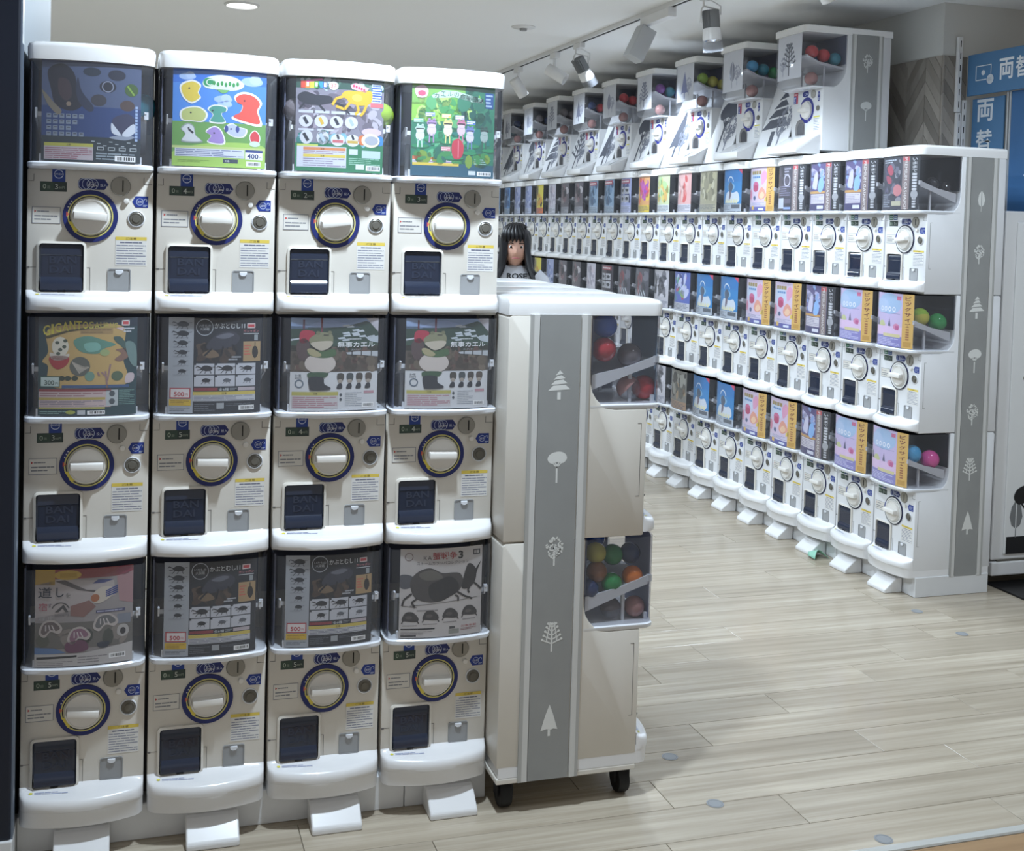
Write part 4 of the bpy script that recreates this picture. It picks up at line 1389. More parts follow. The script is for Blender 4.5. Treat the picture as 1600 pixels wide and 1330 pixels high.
def p_michi():
    c = card('9A9494')
    c.rect(0, 0, 1, .1, '8E4A4E', 1)
    c.rect(0, .0, .2, .16, 'B49448', 2)
    c.ell(.33, .06, .14, .05, 'C0A04A', 3)
    c.rect(.25, .04, .42, .085, 'B0903E', 4)
    c.ell(.9, .04, .08, .055, '8A3A4C', 3)
    c.poly([(.0, .16), (.25, .1), (.8, .14), (.82, .3), (.5, .4), (.0, .5)], 'B4ABAA', 2)
    c.poly([(.2, .12), (.3, .11), (.52, .22), (.62, .23), (.6, .25), (.44, .22)], '5A5454', 4)
    c.poly([(.58, .16), (.64, .12), (.8, .13), (.7, .16)], '454A7A', 4)
    c.poly([(.83, .1), (1, .06), (1, .4), (.86, .36)], 'A88488', 3)
    c.poly([(.36, .38), (.55, .33), (.62, .4), (.5, .5), (.36, .48)], '8A6660', 4)
    c.blob([(.58, .28), (.68, .2), (.8, .22), (.78, .3), (.68, .36), (.6, .36)], 'C9C0B4', 5)
    c.ell(.61, .31, .045, .04, 'A86A48', 6)
    for i in range(4):
        c.line(.72, .25 + .018 * i, .84, .2 + .022 * i, .014, '33468A', 6)
    c.text('道', .03, .235, .11, '2E3240', 12, width=.14, bold=.008)
    c.text('し', .215, .235, .10, '2E3240', 12, width=.075, bold=.012)
    c.text('を', .31, .27, .05, '5A6058', 6)
    c.text('宿', .035, .385, .08, 'A8485A', 6, width=.09)
    c.text('す', .13, .37, .04, '5A4A60', 6)
    c.ring(.26, .43, .085, .097, '4A484A', 5, 12, 20, 160)
    c.poly([(.2, .44), (.29, .36), (.34, .44), (.31, .44), (.28, .4), (.24, .44)], '4A484A', 6)
    c.text('500円', .2, .47, .03, '6A6468', 6, width=.14)
    c.text('容 止', .04, .5, .05, 'B8B4B4', 6, width=.15)
    c.rect(.62, .44, .92, .47, '4A4A6E', 5)
    c.lines(.63, .442, .9, .468, 1, 'A8A8C0', 6)
    c.rect(.84, .5, .98, .6, '7F8490', 5)
    c.rect(0, .55, 1, .82, '6E6A66', 3)
    speckle(c, 0, .6, 1, .8, 14, ['5A5C52', '7A7670', '4A4E48', '88807A'], .05, .12, 4, 2)
    for x, y, s, k in ((.16, .6, .12, '6A5E5E'), (.45, .68, .12, '8A6478'), (.72, .56, .13, '6A6A6C')):
        c.blob([(x - s, y + .05), (x - s * .6, y - .06), (x + s * .3, y - .08), (x + s, y - .0), (x + s * .7, y + .06), (x, y + .04), (x - s * .5, y + .1)], 'B9B0AC', 8)
        c.blob([(x - s * .8, y + .04), (x - s * .5, y - .045), (x + s * .25, y - .06), (x + s * .8, y), (x + s * .5, y + .03), (x, y + .02), (x - s * .5, y + .07)], k, 9)
        for i in range(3):
            c.line(x - s * .4 + .03 * i, y - .03, x - s * .4 + .045 * i, y + .03, .012, 'C8C0C0', 10)
    c.blob([(.86, .62), (.94, .62), (.96, .7), (.9, .74), (.84, .7)], 'B4B0AE', 8)
    c.ell(.9, .68, .03, .035, '2E2C30', 9)
    c.blob([(.32, .76), (.5, .74), (.54, .84), (.34, .86)], '6A3E58', 8)
    c.blob([(.64, .78), (.76, .77), (.74, .83), (.66, .83)], '2E3444', 8)
    c.poly([(0, .8), (.2, .81), (.32, .86), (0, .88)], '5A7AA8', 9)
    c.poly([(0, .87), (.5, .87), (1, .8), (1, 1), (0, 1)], 'BDB9B8', 10)
    c.poly([(.02, .9), (.43, .89), (.43, .91), (.02, .925)], '1E1E22', 11)
    c.lines(.03, .94, .4, .99, 3, '8A868A', 11, .4)
    c.lines(.44, .9, .75, .98, 3, '8A868A', 11, .4)
    c.barcode(.76, .9, .93, .95, 11)
    return c
def p_crab():
    c = card('C4BFBD')
    c.ring(.1, .09, .04, .05, '8A7A78', 2)
    c.text('蟹戦争', .375, .085, .085, 'A23A3E', 4, width=.3, bold=.008)
    c.text('3', .69, .085, .09, '24242A', 4, width=.06, bold=.03)
    c.text('KA', .27, .105, .05, '5A5456', 3)
    c.text('ストームカラッパコレクション', .19, .165, .036, '4A4648', 4, width=.63)
    c.frame(.88, .04, .97, .1, .012, '3A3A3E', 3)
    c.text('注', .895, .07, .035, '3A3A3E', 4)
    c.blob([(.0, .3), (.1, .29), (.18, .34), (.14, .42), (.06, .45), (.0, .42)], '57585E', 2)
    c.blob([(.14, .32), (.24, .24), (.36, .22), (.5, .28), (.62, .28), (.72, .3), (.76, .4), (.7, .5), (.6, .55), (.46, .6), (.32, .6), (.18, .55), (.12, .42)], '4A4644', 4)
    c.blob([(.34, .42), (.46, .36), (.58, .32), (.68, .38), (.7, .48), (.58, .56), (.46, .6), (.36, .56)], '2A2828', 5)
    c.blob([(.22, .28), (.35, .24), (.46, .28), (.5, .34), (.36, .36), (.26, .34)], '67635C', 5)
    c.blob([(.74, .44), (.8, .22), (.86, .2), (.92, .27), (.92, .38), (.86, .46), (.78, .48)], '2E2A28', 5)
    c.poly([(.9, .28), (.99, .17), (.94, .28), (.92, .34)], '2A2624', 6)
    for pts in ([(.14, .5), (.05, .57), (.03, .64)], [(.2, .56), (.14, .6), (.18, .66)], [(.68, .5), (.78, .56), (.88, .6)], [(.66, .54), (.7, .56), (.7, .61)], [(.9, .42), (.95, .46), (.99, .5)], [(.84, .46), (.82, .5), (.84, .53)]):
        for a, b in zip(pts, pts[1:]):
            c.line(*a, *b, .024, '34302E', 6)
    c.line(.02, .635, .2, .66, .008, '6A6664', 3)
    c.line(.12, .64, .95, .585, .01, '8A8684', 3)
    c.lines(.2, .685, .46, .705, 1, '7A7476', 3)
    for i in range(4):
        x, y = .13 + .24 * i, .77 - .012 * i
        c.blob([(x - .1, y + .03), (x - .06, y - .05), (x + .02, y - .06), (x + .09, y), (x + .08, y + .05), (x - .04, y + .045)], '3A3636', 3)
        c.line(x - .08, y + .03, x - .1, y + .07, .014, '3A3636', 4)
        c.line(x + .07, y + .03, x + .1, y + .07, .014, '3A3636', 4)
        c.ell(x - .02, y, .04, .02, '5A5450', 4)
        c.lines(x - .09, y + .085, x + .08, y + .1, 1, '7A7476', 3)
    c.rect(.02, .895, .42, .91, '1E1E22', 3)
    c.lines(.02, .925, .4, .965, 3, '8A8686', 3, .35)
    c.rect(.02, .97, .2, .985, '2A2A2E', 3)
    c.rect(.6, .89, .67, .92, '3A3E40', 3)
    c.rect(.59, .925, .72, .975, '8E9088', 3)
    c.text('対象年齢', .745, .9, .026, 'A84A4E', 4, width=.2)
    c.lines(.74, .92, .95, .95, 2, '9A7A7C', 3)
    return c

# ------------------------------------------------------------------ posters of the long bank
def wide(base):
    return Canvas(.232, PH_, base)
def side_banner(c, kind):
    if kind == 'big':
        c.rect(.76, 0, 1, 1, 'DDB25C', 3)
        c.vtext('ビッグサイズ', .88, .03, .62, .072, '7A3A22', 5, width=.13, bold=.025)
        for i in range(5):
            c.rect(.845, .64 + .045 * i, .915, .668 + .045 * i, 'A4683A', 5)
        c.rect(.80, .88, .96, .97, 'C89A44', 4)
    elif kind == 'prem':
        c.rect(.62, 0, .79, 1, '8A7A78', 3)
        c.rect(.63, .02, .78, .1, 'C04850', 4)
        c.text('PREMIUM GASHAPON', .705, .54, .075, 'E8E4E0', 5, 'c', rot=PI / 2, width=.92)
        c.rect(.80, 0, 1, 1, '1E1E24', 3)
        c.vtext('いままで', .9, .04, .32, .05, 'E4E4E8', 5, width=.1)
        for i in range(6):
            c.frame(.85, .33 + .055 * i, .95, .37 + .055 * i, .022, 'E4E4E8', 5)
        c.ell(.9, .72, .075, None, 'A8A8AC', 5)
        for i in range(4):
            c.frame(.86, .78 + .05 * i, .94, .815 + .05 * i, .022, 'E4E4E8', 5)
def f_castle():
    c = wide('CDBCE0')
    c.ell(.4, .2, .34, .2, 'A9C4E4', 1)
    c.ell(.2, .24, .2, .14, 'B6CAE8', 2)
    for i in range(4):
        c.ring(.19 + .12 * i, .3, .025, .045, 'EEF0FA', 4, 10)
    c.line(.1, .38, .7, .38, .006, '8A90B8', 4)
    c.rect(0, .62, 1, .8, 'E2C4E4', 1)
    for x, k in ((.05, '4A4A62'), (.42, '5A5A78')):
        c.poly([(x - .03, .62), (x + .01, .46), (x + .05, .62)], k, 3)
    c.blob([(.1, .62), (.14, .54), (.24, .53), (.3, .62)], 'C9CC94', 3)
    c.ell(.62, .62, .08, .06, 'D88AAE', 3)
    c.rect(.6, .6, .68, .68, 'C05A90', 4)
    c.rect(0, .8, .76, 1, '8C86C4', 2)
    c.rect(.25, .76, .72, .82, 'D8CE9A', 3)
    c.lines(.04, .84, .7, .98, 5, 'C8C6E6', 3)
    c.rect(.62, .05, .72, .12, 'D06A92', 4)
    side_banner(c, 'big')
    return c
def f_pinky():
    c = wide('D9C6DC')
    c.ell(.3, .3, .28, .2, 'C8D4E8', 1)
    for i in range(4):
        c.rect(.14 + .11 * i, .08, .23 + .11 * i, .16, 'A08A4A', 4)
        c.rect(.18 + .09 * i, .2, .25 + .09 * i, .245, '5A8AC0', 4)
    c.blob([(.56, .2), (.68, .08), (.78, .2), (.7, .34), (.6, .4)], 'E0A0BC', 2)
    c.ell(.34, .42, .13, .1, 'D0608E', 2)
    c.ell(.34, .48, .12, .08, 'B83A68', 3)
    c.blob([(.46, .6), (.58, .46), (.7, .52), (.76, .66), (.6, .74), (.48, .7)], 'E4A08A', 3)
    c.blob([(.52, .64), (.62, .56), (.7, .64), (.62, .72), (.54, .7)], 'F0C8A4', 4)
    c.ell(.08, .62, .08, .12, 'D4809E', 2)
    c.ell(.3, .7, .06, .05, '4A5A84', 3)
    c.poly([(.72, .7), (.8, .66), (.8, .78), (.7, .78)], 'E8CC5A', 3)
    c.rect(0, .8, .76, .92, 'D4CCE0', 3)
    c.lines(.18, .8, .72, .88, 4, 'A49CBC', 4)
    c.rect(0, .9, .76, 1, '5A5CA4', 4)
    c.rect(.16, .88, .28, .97, 'E0B860', 5)
    c.rect(.48, .93, .68, .98, 'E0E4EE', 5)
    side_banner(c, 'big')
    return c
def f_prem(base='5A4F80', hi='8FA8D8'):
    c = wide(base)
    speckle(c, 0, .0, .62, .6, 34, [base, hi, '3A3260', 'B9B4D4', '7A6AA0', '2A2648'], .05, .14, 1, 7)
    c.blob([(.14, .5), (.2, .3), (.3, .2), (.36, .34), (.32, .56)], 'CFCBE0', 6)
    c.blob([(.38, .58), (.42, .36), (.54, .32), (.58, .5), (.5, .62)], '8FB8E8', 7)
    c.rect(.0, .6, .62, .65, 'C89A58', 6)
    c.rect(.06, .66, .6, .86, 'D2CCD4', 6)
    c.lines(.08, .68, .58, .84, 5, 'A8A2B4', 7)
    c.rect(.0, .88, .62, 1, '3E3A68', 6)
    c.rect(.36, .9, .58, .97, 'D8D8E4', 7)
    side_banner(c, 'prem')
    return c
def f_robot():
    c = wide('3A3A46')
    speckle(c, 0, 0, .62, .9, 36, ['4A4A5A', '2A2A34', '6A6A7A', '55506A', '8A8890'], .04, .1, 1, 5)
    c.blob([(.16, .2), (.3, .16), (.38, .3), (.3, .36), (.2, .3)], 'B04A5C', 6)
    c.blob([(.14, .36), (.3, .4), (.32, .5), (.2, .5)], 'A8485A', 6)
    c.ell(.5, .64, .12, .11, 'C07A7E', 6)
    c.lines(.06, .05, .46, .13, 2, 'C4CCD8', 8)
    c.rect(.34, .84, .6, .93, 'B9B49A', 7)
    c.lines(.04, .7, .3, .96, 7, '9AA0AC', 7)
    side_banner(c, 'prem')
    return c
def f_ringdark():
    c = wide('332F3A')
    c.rect(.0, .0, .6, .7, '3E3844', 1)
    speckle(c, 0, 0, .6, .66, 16, ['4A4450', '2A262E', '5A5260'], .06, .14, 2, 15)
    c.ring(.42, .34, .1, .13, 'C4C0CC', 6)
    c.lines(.3, .05, .56, .24, 3, 'A8A4B4', 6)
    c.lines(.05, .45, .56, .68, 5, '8A86A0', 6)
    c.rect(.0, .72, .3, .95, 'C4CAD8', 6)
    c.rect(.32, .74, .58, .84, '5A5464', 6)
    c.rect(.3, .92, .58, .97, '8AA0D0', 6)
    side_banner(c, 'prem')
    return c
def f_blue():
    c = Canvas(.2, PH_, '2F86C4')
    c.rect(0, 0, 1, .3, '2A7ABC', 1)
    c.ell(.5, .42, .2, .1, '7FB4DA', 2)
    c.ring(.48, .32, .14, .17, 'D8E4EE', 3, 14, 10, 170)
    c.blob([(.36, .38), (.5, .3), (.62, .4), (.56, .52), (.42, .54)], '4A5A70', 4)
    c.blob([(.2, .78), (.24, .58), (.4, .52), (.62, .56), (.84, .54), (.88, .78)], 'D4DCE6', 3)
    c.blob([(.44, .54), (.54, .54), (.52, .66), (.42, .74)], '7A6A78', 5)
    for i in range(6):
        c.blob([(.16 + .12 * i, .8), (.18 + .12 * i, .72), (.24 + .12 * i, .72), (.25 + .12 * i, .8)], 'E4E0B8', 5)
    c.rect(0, .82, 1, 1, 'B4BCC6', 3)
    c.lines(.04, .84, .5, .97, 4, '7C8490', 4)
    c.rect(.56, .84, .94, .93, '5A6068', 4)
    c.poly([(.84, 0), (1, 0), (1, .12)], 'D04A6A', 3)
    return c
def f_simple(base, cols, w=.15, seed=1, foot='C8CCD4', head=None, boxes=0, zig=False, ink='5A6070'):
    c = Canvas(w + .046, PH_, base)
    speckle(c, 0, .06, 1, .74, 26, cols, .06, .2, 1, seed)
    if head:
        c.rect(.1, .04, .9, .16, head, 6)
        c.lines(.16, .06, .84, .14, 1, 'F0E8E8', 7)
    if boxes:
        for i in range(boxes):
            x0, y0 = .12 + .4 * (i % 2), .26 + .24 * (i // 2)
            c.rect(x0, y0, x0 + .34, y0 + .2, 'C4C4CA', 6)
            beetle(c, x0 + .17, y0 + .1, .24, '2E2E36', 7)
    if zig:
        for i in range(5):
            c.line(.08 + .16 * i, .62, .2 + .16 * i, .78, .05, 'C8CCD2', 6)
    c.rect(0, .8, 1, 1, foot, 6)
    c.lines(.05, .82, .95, .98, 5, ink, 7, .4, seed)
    return c

# ------------------------------------------------------------------ the near bank: four columns of three machines
ORD = ['first', 'second', 'third', 'fourth', 'fifth', 'sixth', 'seventh', 'eighth', 'ninth', 'tenth', 'eleventh', 'twelfth', 'thirteenth', 'fourteenth',
       'fifteenth', 'sixteenth', 'seventeenth', 'eighteenth', 'nineteenth', 'twentieth', 'twenty-first', 'twenty-second']
PITCH_X, TIER, Z0 = .2695, .55, .103
X0, YF = -.0989, 2.693
pm = {k: poster_mesh(f()) for k, f in dict(orn=p_ornament, dino=p_dino, stag=p_stag, choir=p_frogchoir, gig=p_gigant, beet=p_beetle, kae=p_kaeru, michi=p_michi, crab=p_crab).items()}
near = {  # tier, column: poster, price, knob turn, words for the label
    (2, 0): ('orn', 3, .06, 'dark navy ornament poster'), (2, 1): ('dino', 4, 0, 'blue and green cartoon dinosaur poster'),
    (2, 2): ('stag', 2, -.14, 'rainbow-lettered yellow stag beetle poster'), (2, 3): ('choir', 3, 0, 'green frog choir poster'),
    (1, 0): ('gig', 3, .02, 'GIGANTOSAURUS poster'), (1, 1): ('beet', 5, .04, 'black beetle poster'),
    (1, 2): ('kae', 4, 0, 'frog mountain poster'), (1, 3): ('kae', 4, .03, 'frog mountain poster'),
    (0, 0): ('michi', 5, .1, 'grey and red poster'), (0, 1): ('beet', 5, -.03, 'black beetle poster'),
    (0, 2): ('beet', 5, 0, 'black beetle poster'), (0, 3): ('crab', 5, .02, 'white crab poster')}
TN = ['bottom', 'middle', 'top']
for (t, j), (k, price, turn, words) in near.items():
    mc = machine((X0 + PITCH_X * j + .003, YF, Z0 + TIER * t), 0, '%s-tier machine with %s, %s column from the navy pillar' % (TN[t], words, ORD[j]),
            'capsule machines of the near bank', pm[k], price, lid=(t == 2), skirt=(t == 0), liner='side_liner_l', knob_turn=turn, hopper='hopper_w')
    new('gap_shade_strip', ME['gap_shade_strip'], mc)

# plinth under the near bank, in two lengths
t = thing('plinth', 'low white plinth under the four-column near bank', 'plinth', (0, 0, 0))
for a, b in ((-.232, .645), (.647, .852)):
    new('plinth_board', MB().box(a, b, 2.703, 3.05, 0, .084).mesh('plinth_board', M_PLINTH, 0, bevel=.002, segs=1), t)
FOOT = MB().prism([(-.073, 0), (-.073, .014), (-.068, .019), (-.026, .054), (-.018, .058), (.008, .058), (.008, 0)], -.059, .059, 'x').mesh('anti_tip_foot', M_SHELL, 0, bevel=.004)
for j in range(4):
    tag(new('anti_tip_foot', FOOT, None, (X0 + PITCH_X * j + .005 + .012 * j, YF, 0)), 'white wedge foot on the floor below the %s near-bank column from the pillar' % ORD[j], 'foot block', 'wedge feet of the near bank')

# ------------------------------------------------------------------ printed cards of the long bank
def fp(c, x0=-.119):
    return poster_mesh(c, x0)
G = dict(castle=fp(f_castle()), pinky=fp(f_pinky()), prem=fp(f_prem()), robot=fp(f_robot()), ringd=fp(f_ringdark()), blue=fp(f_blue()),
         tan=fp(f_simple('B4AE92', ['C4BE9A', '8E8A72', 'A49E84', 'D4CFB4'], .16, 2, 'BEB89E')),
         redw=fp(f_simple('E4B4B0', ['E08A84', 'D8605C', 'F0D4D0', 'E8C0BA'], .14, 3, 'D8D4DC', None)),
         green=fp(f_simple('D8E0B4', ['E8D474', '8FC47A', 'B8DC9A', 'E4B86A', 'C4E0C8'], .14, 4, 'E0E4E4')),
         warm=fp(f_simple('E2A86A', ['D84A7A', 'E05A4A', 'C85AB0', 'E8C44A', '9A4AB0'], .14, 5, 'E2C43C')),
         lav=fp(f_simple('A8B0D8', ['4A5484', 'C4CAE6', '7A84B4', '343C64'], .14, 6, 'C4C8E4', 'B05A74', 4)),
         sky=fp(f_simple('9AB4CC', ['5A7A9A', 'C4D4E2', '48607E', '7A9ABA'], .14, 7, 'B4C4D4', 'B04A58')),
         dark=fp(f_simple('6A646A', ['3A343A', 'A49A9C', 'C4BEC0', '544A50', '8A6A70'], .14, 8, 'A8A8AE')),
         white=fp(f_simple('CFCBD4', ['B4AEBC', 'E0DCE4', 'A49CAC', 'D8CCD4'], .14, 9, 'D4D4DC')),
         yell=fp(f_simple('E4D44A', ['2E2A24', 'E8E06A', 'D8A03C', 'E0C43C'], .14, 10, 'E07A4A')),
         lil=fp(f_simple('A9B2D4', ['7A88BC', 'C8CEE6', '5A688E', '94A0CC'], .14, 11, 'BCC4DC')),
         bl2=fp(f_simple('6A9ACC', ['3A6AA4', '9ABCE0', '2E5484'], .14, 12, 'A0B4CC')),
         sq=fp(f_simple('3E3840', ['4A4048', '2A262C', '5E4A50'], .16, 13, '4A464E', '9A3A44', 4)),
         zig=fp(f_simple('56545C', ['44424A', '76747C', '8E4A50', '3A383E'], .16, 14, '6A6870', None, 0, True)),
         fig=fp(f_simple('C2BFC4', ['4A484E', 'D4D0D6', '7A787E', '2E2C32'], .16, 15, 'BEBCC4')),
         grn=fp(f_simple('5A6AB4', ['8FB45A', 'B04A6A', '4AA08A', 'C4C8E4', '3A4484'], .16, 16, 'C4C4CC')),
         gry=fp(f_simple('8A8880', ['6A6860', 'A8A69C', 'B49A7A', '4E4C48'], .16, 17, 'B4947A')))
WORDS = dict(castle='lilac castle poster', pinky='pink poster', prem='purple poster', robot='dark robot poster', ringd='dark ring poster',
             blue='sky-blue poster', tan='olive-tan poster', redw='pale red poster', green='green poster', warm='pink and yellow poster', lav='lavender poster', sky='grey-blue poster', dark='grey and brown poster',
             white='off-white poster', yell='yellow poster', lil='pale lilac poster', bl2='blue poster', sq='black poster with white squares', zig='charcoal poster', fig='white poster with dark figures', grn='blue and green poster', gry='grey-tan poster')
ROWS = {2: ['robot', 'prem', 'prem', 'ringd', 'pinky', 'blue', 'tan', 'redw', 'green', 'warm', 'lav', 'sky', 'sky', 'dark', 'dark', 'white', 'yell', 'lil', 'lil', 'bl2', 'bl2', 'lil'],
        1: ['castle', 'castle', 'prem', 'pinky', 'pinky', 'blue', 'blue', 'grn', 'fig', 'zig', 'zig', 'sq', 'white', 'dark', 'dark', 'lil', 'yell', 'bl2', 'lil', 'lil', 'white', 'lil'],
        0: ['castle', 'castle', 'prem', 'pinky', 'pinky', 'blue', 'blue', 'gry', 'fig', 'grn', 'zig', 'zig', 'sq', 'dark', 'dark', 'white', 'lil', 'lil', 'yell', 'lil', 'lil', 'white']}
XB, YB, NB = 2.953, 3.962, 22
for tt in (0, 1, 2):
    for j in range(NB):
        k = ROWS[tt][j]
        machine((XB, YB + PITCH_X * j, Z0 + TIER * tt), -PI / 2, '%s-tier machine with %s, %s long bank column from its near end' % (TN[tt], WORDS[k], ORD[j]),
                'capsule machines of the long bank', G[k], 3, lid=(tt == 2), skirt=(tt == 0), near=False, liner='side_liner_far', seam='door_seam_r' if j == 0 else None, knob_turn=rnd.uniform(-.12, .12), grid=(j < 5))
t = thing('plinth', 'white plinth running under the long bank of machines', 'plinth')
a = YB - .135
L_ = PITCH_X * 2
k = 0
while a < YB + PITCH_X * NB - .14:
    b = min(a + L_, YB + PITCH_X * NB - .135)
    new('plinth_board', MB().box(XB + .012, XB + .36, a + .001, b - .001, 0, .080).mesh('plinth_board', M_PLINTH, 0, bevel=.002, segs=1), t)
    a = b
for j in range(NB):
    tag(new('anti_tip_foot', FOOT, None, (XB, YB + PITCH_X * j, 0), (0, 0, -PI / 2)), 'white wedge foot below the %s column of the long bank from its near end' % ORD[j], 'foot block', 'wedge feet of the long bank')

# ------------------------------------------------------------------ the island: one row of two-tier machines facing the aisle
XI, YI, NI, ZI = 1.213, 2.735, 4, .115
for tt in (0, 1):
    for j in range(NI):
        machine((XI, YI + PITCH_X * j, ZI + TIER * tt), PI / 2, '%s capsule machine of the low island, %s from its near end' % (['lower', 'upper'][tt], ORD[j]),
                'capsule machines of the low island', G[['lil', 'sky', 'white', 'tan', 'green', 'lav'][(j + tt) % 6]], 3, lid=(tt == 1), skirt=(tt == 0), near=False,
                liner='side_liner', case='smoke_case' if j == 0 else 'case', seam='door_seam_l' if j == 0 else None, hopper='hopper_i')
t = thing('rolling_base', 'white wheeled base under the low island of machines', 'base', (XI, YI, 0))
yb0, yb1 = -.131, PITCH_X * (NI - 1) + .131
new('base_frame', MB().box(-.365, -.001, yb0, yb1, .076, .0905).mesh('base_frame', M_FACE, 0, bevel=.003), t)
for x in (-.33, -.02):
    for y in (yb0 + .05, (yb0 + yb1) / 2, yb1 - .05):
        w_ = new('caster', MB().lathe([(.010, -.014), (.033, -.014), (.035, -.010), (.035, .010), (.033, .014), (.010, .014)], 18, 'x', (x, y, .035)).mesh('caster_wheel', M_BLACK, 40), t)
        new('caster_fork', MB().box(x - .019, x + .019, y - .022, y + .022, .062, .080).box(x - .021, x - .016, y - .014, y + .014, .03, .066).box(x + .016, x + .021, y - .014, y + .014, .03, .066).mesh('caster_fork', M_BLACK, 0), w_)

# grey wraps with white trees at the end of each row
def wrap(label, loc, rotz, h, trees, side):
    """a grey band folded over the gap at the end of a row; local x runs along the end face, z up"""
    t = thing('end_wrap', label, 'wrap', loc, rotz)
    new('grey_band', MB().box(.183, .287, -.0035, 0, 0, h).mesh('grey_band', M_WRAP, 0), t)
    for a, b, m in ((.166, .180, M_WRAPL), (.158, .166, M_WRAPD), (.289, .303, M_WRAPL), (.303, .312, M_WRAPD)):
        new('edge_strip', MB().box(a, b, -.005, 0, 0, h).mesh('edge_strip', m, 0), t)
    for kind, z, s in trees:
        c = Canvas(.09, .1)
        tree(c, kind, .5, .5, s, 'DADBD8', 0)
        new('tree_decal', c.mesh('tree_decal', lambda a, b, o: (.19 + a, -.0038 - o, z + .05 - b), 1, .0001, M_DECAL), t)
    return t
# island end faces -y; its depth axis runs towards -x, so mirror by turning the band's x
def wrap_island():
    t = thing('end_wrap', 'grey end wrap with five white trees on the low island', 'wrap', (XI, YI - .131, .079))
    h = 1.214 - .079
    new('grey_band', MB().box(-.287, -.183, -.0035, 0, 0, h).mesh('grey_band', M_WRAP, 0), t)
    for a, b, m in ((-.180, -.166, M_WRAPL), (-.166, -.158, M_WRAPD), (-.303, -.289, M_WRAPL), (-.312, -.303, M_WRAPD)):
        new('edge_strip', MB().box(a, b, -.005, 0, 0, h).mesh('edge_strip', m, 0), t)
    for kind, z, s in (('stripe_fir', 1.045, .072), ('umbrella', .845, .076), ('leafy', .64, .07), ('twig', .43, .072), ('fir', .225, .078)):
        c = Canvas(.09, .1)
        tree(c, kind, .5, .5, s, 'DADBD8', 0)
        new('tree_decal', c.mesh('tree_decal', lambda a, b, o, z=z: (-.28 + a, -.0038 - o, z - .079 + .05 - b), 1, .0001, M_DECAL), t)
wrap_island()
wrap('tall grey end wrap with seven white trees on the long bank', (XB + .012, YB - .131, .075), 0, 1.75 - .075,
     [('leaf', 1.505, .09), ('leafy', 1.29, .075), ('stripe_fir', 1.08, .09), ('umbrella', .865, .095), ('leafy', .65, .085), ('twig', .43, .09), ('fir', .215, .095)], 1)

# ------------------------------------------------------------------ the upper row: round-cased machines on top of the long bank
XU, YU, PU, NU, ZU = 3.0, 4.793, .539, 10, 1.797
UB = .10
def plan_u(off=0, back=.12, z=1):
    f = [(u * (1 + off / .128), -UB * z - .006 * (1 - (u / .128) ** 2) - off + (.012 * (max(0, abs(u) - .116) / .012) ** 2)) for u in US]
    return [(-.128 - off, back)] + f + [(.128 + off, back)]
ub = [(0, .02), (0, .31), (.05, .31), (.075, .322), (.1, .348), (.115, .38), (.12, .42), (.12, .56), (.355, .56), (.355, .02)]
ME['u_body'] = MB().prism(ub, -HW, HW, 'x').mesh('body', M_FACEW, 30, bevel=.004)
cs = []
for z, k in ((.312, .55), (.316, .74), (.325, .87), (.34, .96), (.36, 1), (.556, 1)):
    cs.append([(x, y, z) for x, y in plan_u(0, .12, k)])
ME['u_case'] = MB().loft(cs, False, False, closed=False).mesh('case', M_CLEAR, 40)
ME['u_floor'] = MB().loft([[(x, y, z) for x, y in plan_u(0, .1, .55)] for z in (.305, .312)]).mesh('case_floor', M_LIP, 40)
ME['u_lid'] = MB().loft([[(x, y, z) for x, y in plan_u(o, .36)] for z, o in ((.554, .0), (.555, .006), (.583, .006), (.588, .0))]).mesh('lid', M_CAP, 40)
tr = MB().prism([(0, .0), (0, .098), (-.02, .09), (-.10, .045), (-.128, .040), (-.132, .034), (-.132, .004), (-.12, 0)], -.125, .125, 'x')
ME['u_tray'] = tr.mesh('tray', M_SHELL, 40, bevel=.006)
ME['u_chute_rail'] = MB().prism([(-.005, .098), (-.11, .046), (-.11, .036), (-.005, .086)], .022, .034, 'x').mesh('tray_rail', M_LIP, 0, bevel=.002)
ap = [(-.088, .10), (-.012, .10)] + arc_pts(-.05, .135, .038, 0, 180, 10)
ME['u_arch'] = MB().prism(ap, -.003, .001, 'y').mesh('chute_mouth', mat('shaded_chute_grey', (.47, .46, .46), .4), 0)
ap2 = [(-.070, .10), (-.016, .10)] + arc_pts(-.043, .13, .027, 0, 180, 10)
ME['u_arch2'] = MB().prism(ap2, -.0045, -.002, 'y').mesh('chute_cover', mat('clear_grey_chute', (.30, .30, .32), .2, coat=.4), 0)
def u_dial():
    c = Canvas(.12, .12)
    c.ring(.5, .5, .37, .5, '2A2F86', 0, 36, -70, 150)
    c.ring(.5, .5, .37, .5, '2A2F86', 0, 24, 195, 285)
    c.ring(.5, .5, .0, .37, 'E6E4DE', 1, 36)
    c.ring(.5, .5, .33, .34, '9A9AA0', 2, 36)
    return c.mesh('dial_ring', lambda a, b, o: (-.06 + a, -.0012 - o, .06 - b), 1, .0003, M_DECAL)
ME['u_dial'] = u_dial()
def u_stick():
    c = Canvas(.036, .052, 'B4485A')
    c.rect(.0, .3, .6, 1, '3A4C96', 1)
    c.lines(.08, .36, .54, .94, 4, 'C8D0E8', 2)
    c.lines(.1, .06, .9, .26, 2, 'E8C4CC', 2)
    return decal(c, -.115, .302, name='price_sticker')
ME['u_stick'] = u_stick()
def u_coin():
    c = Canvas(.05, .026)
    c.poly(rrect(0, 1, 0, 1, .3), '2A3484', 0)
    c.ring(.45, .5, .1, .13, 'D8E0F0', 1, 14)
    c.lines(.6, .3, .9, .7, 2, 'D8E0F0', 1)
    return decal(c, -.038, .302, name='coin_sticker')
ME['u_coin'] = u_coin()
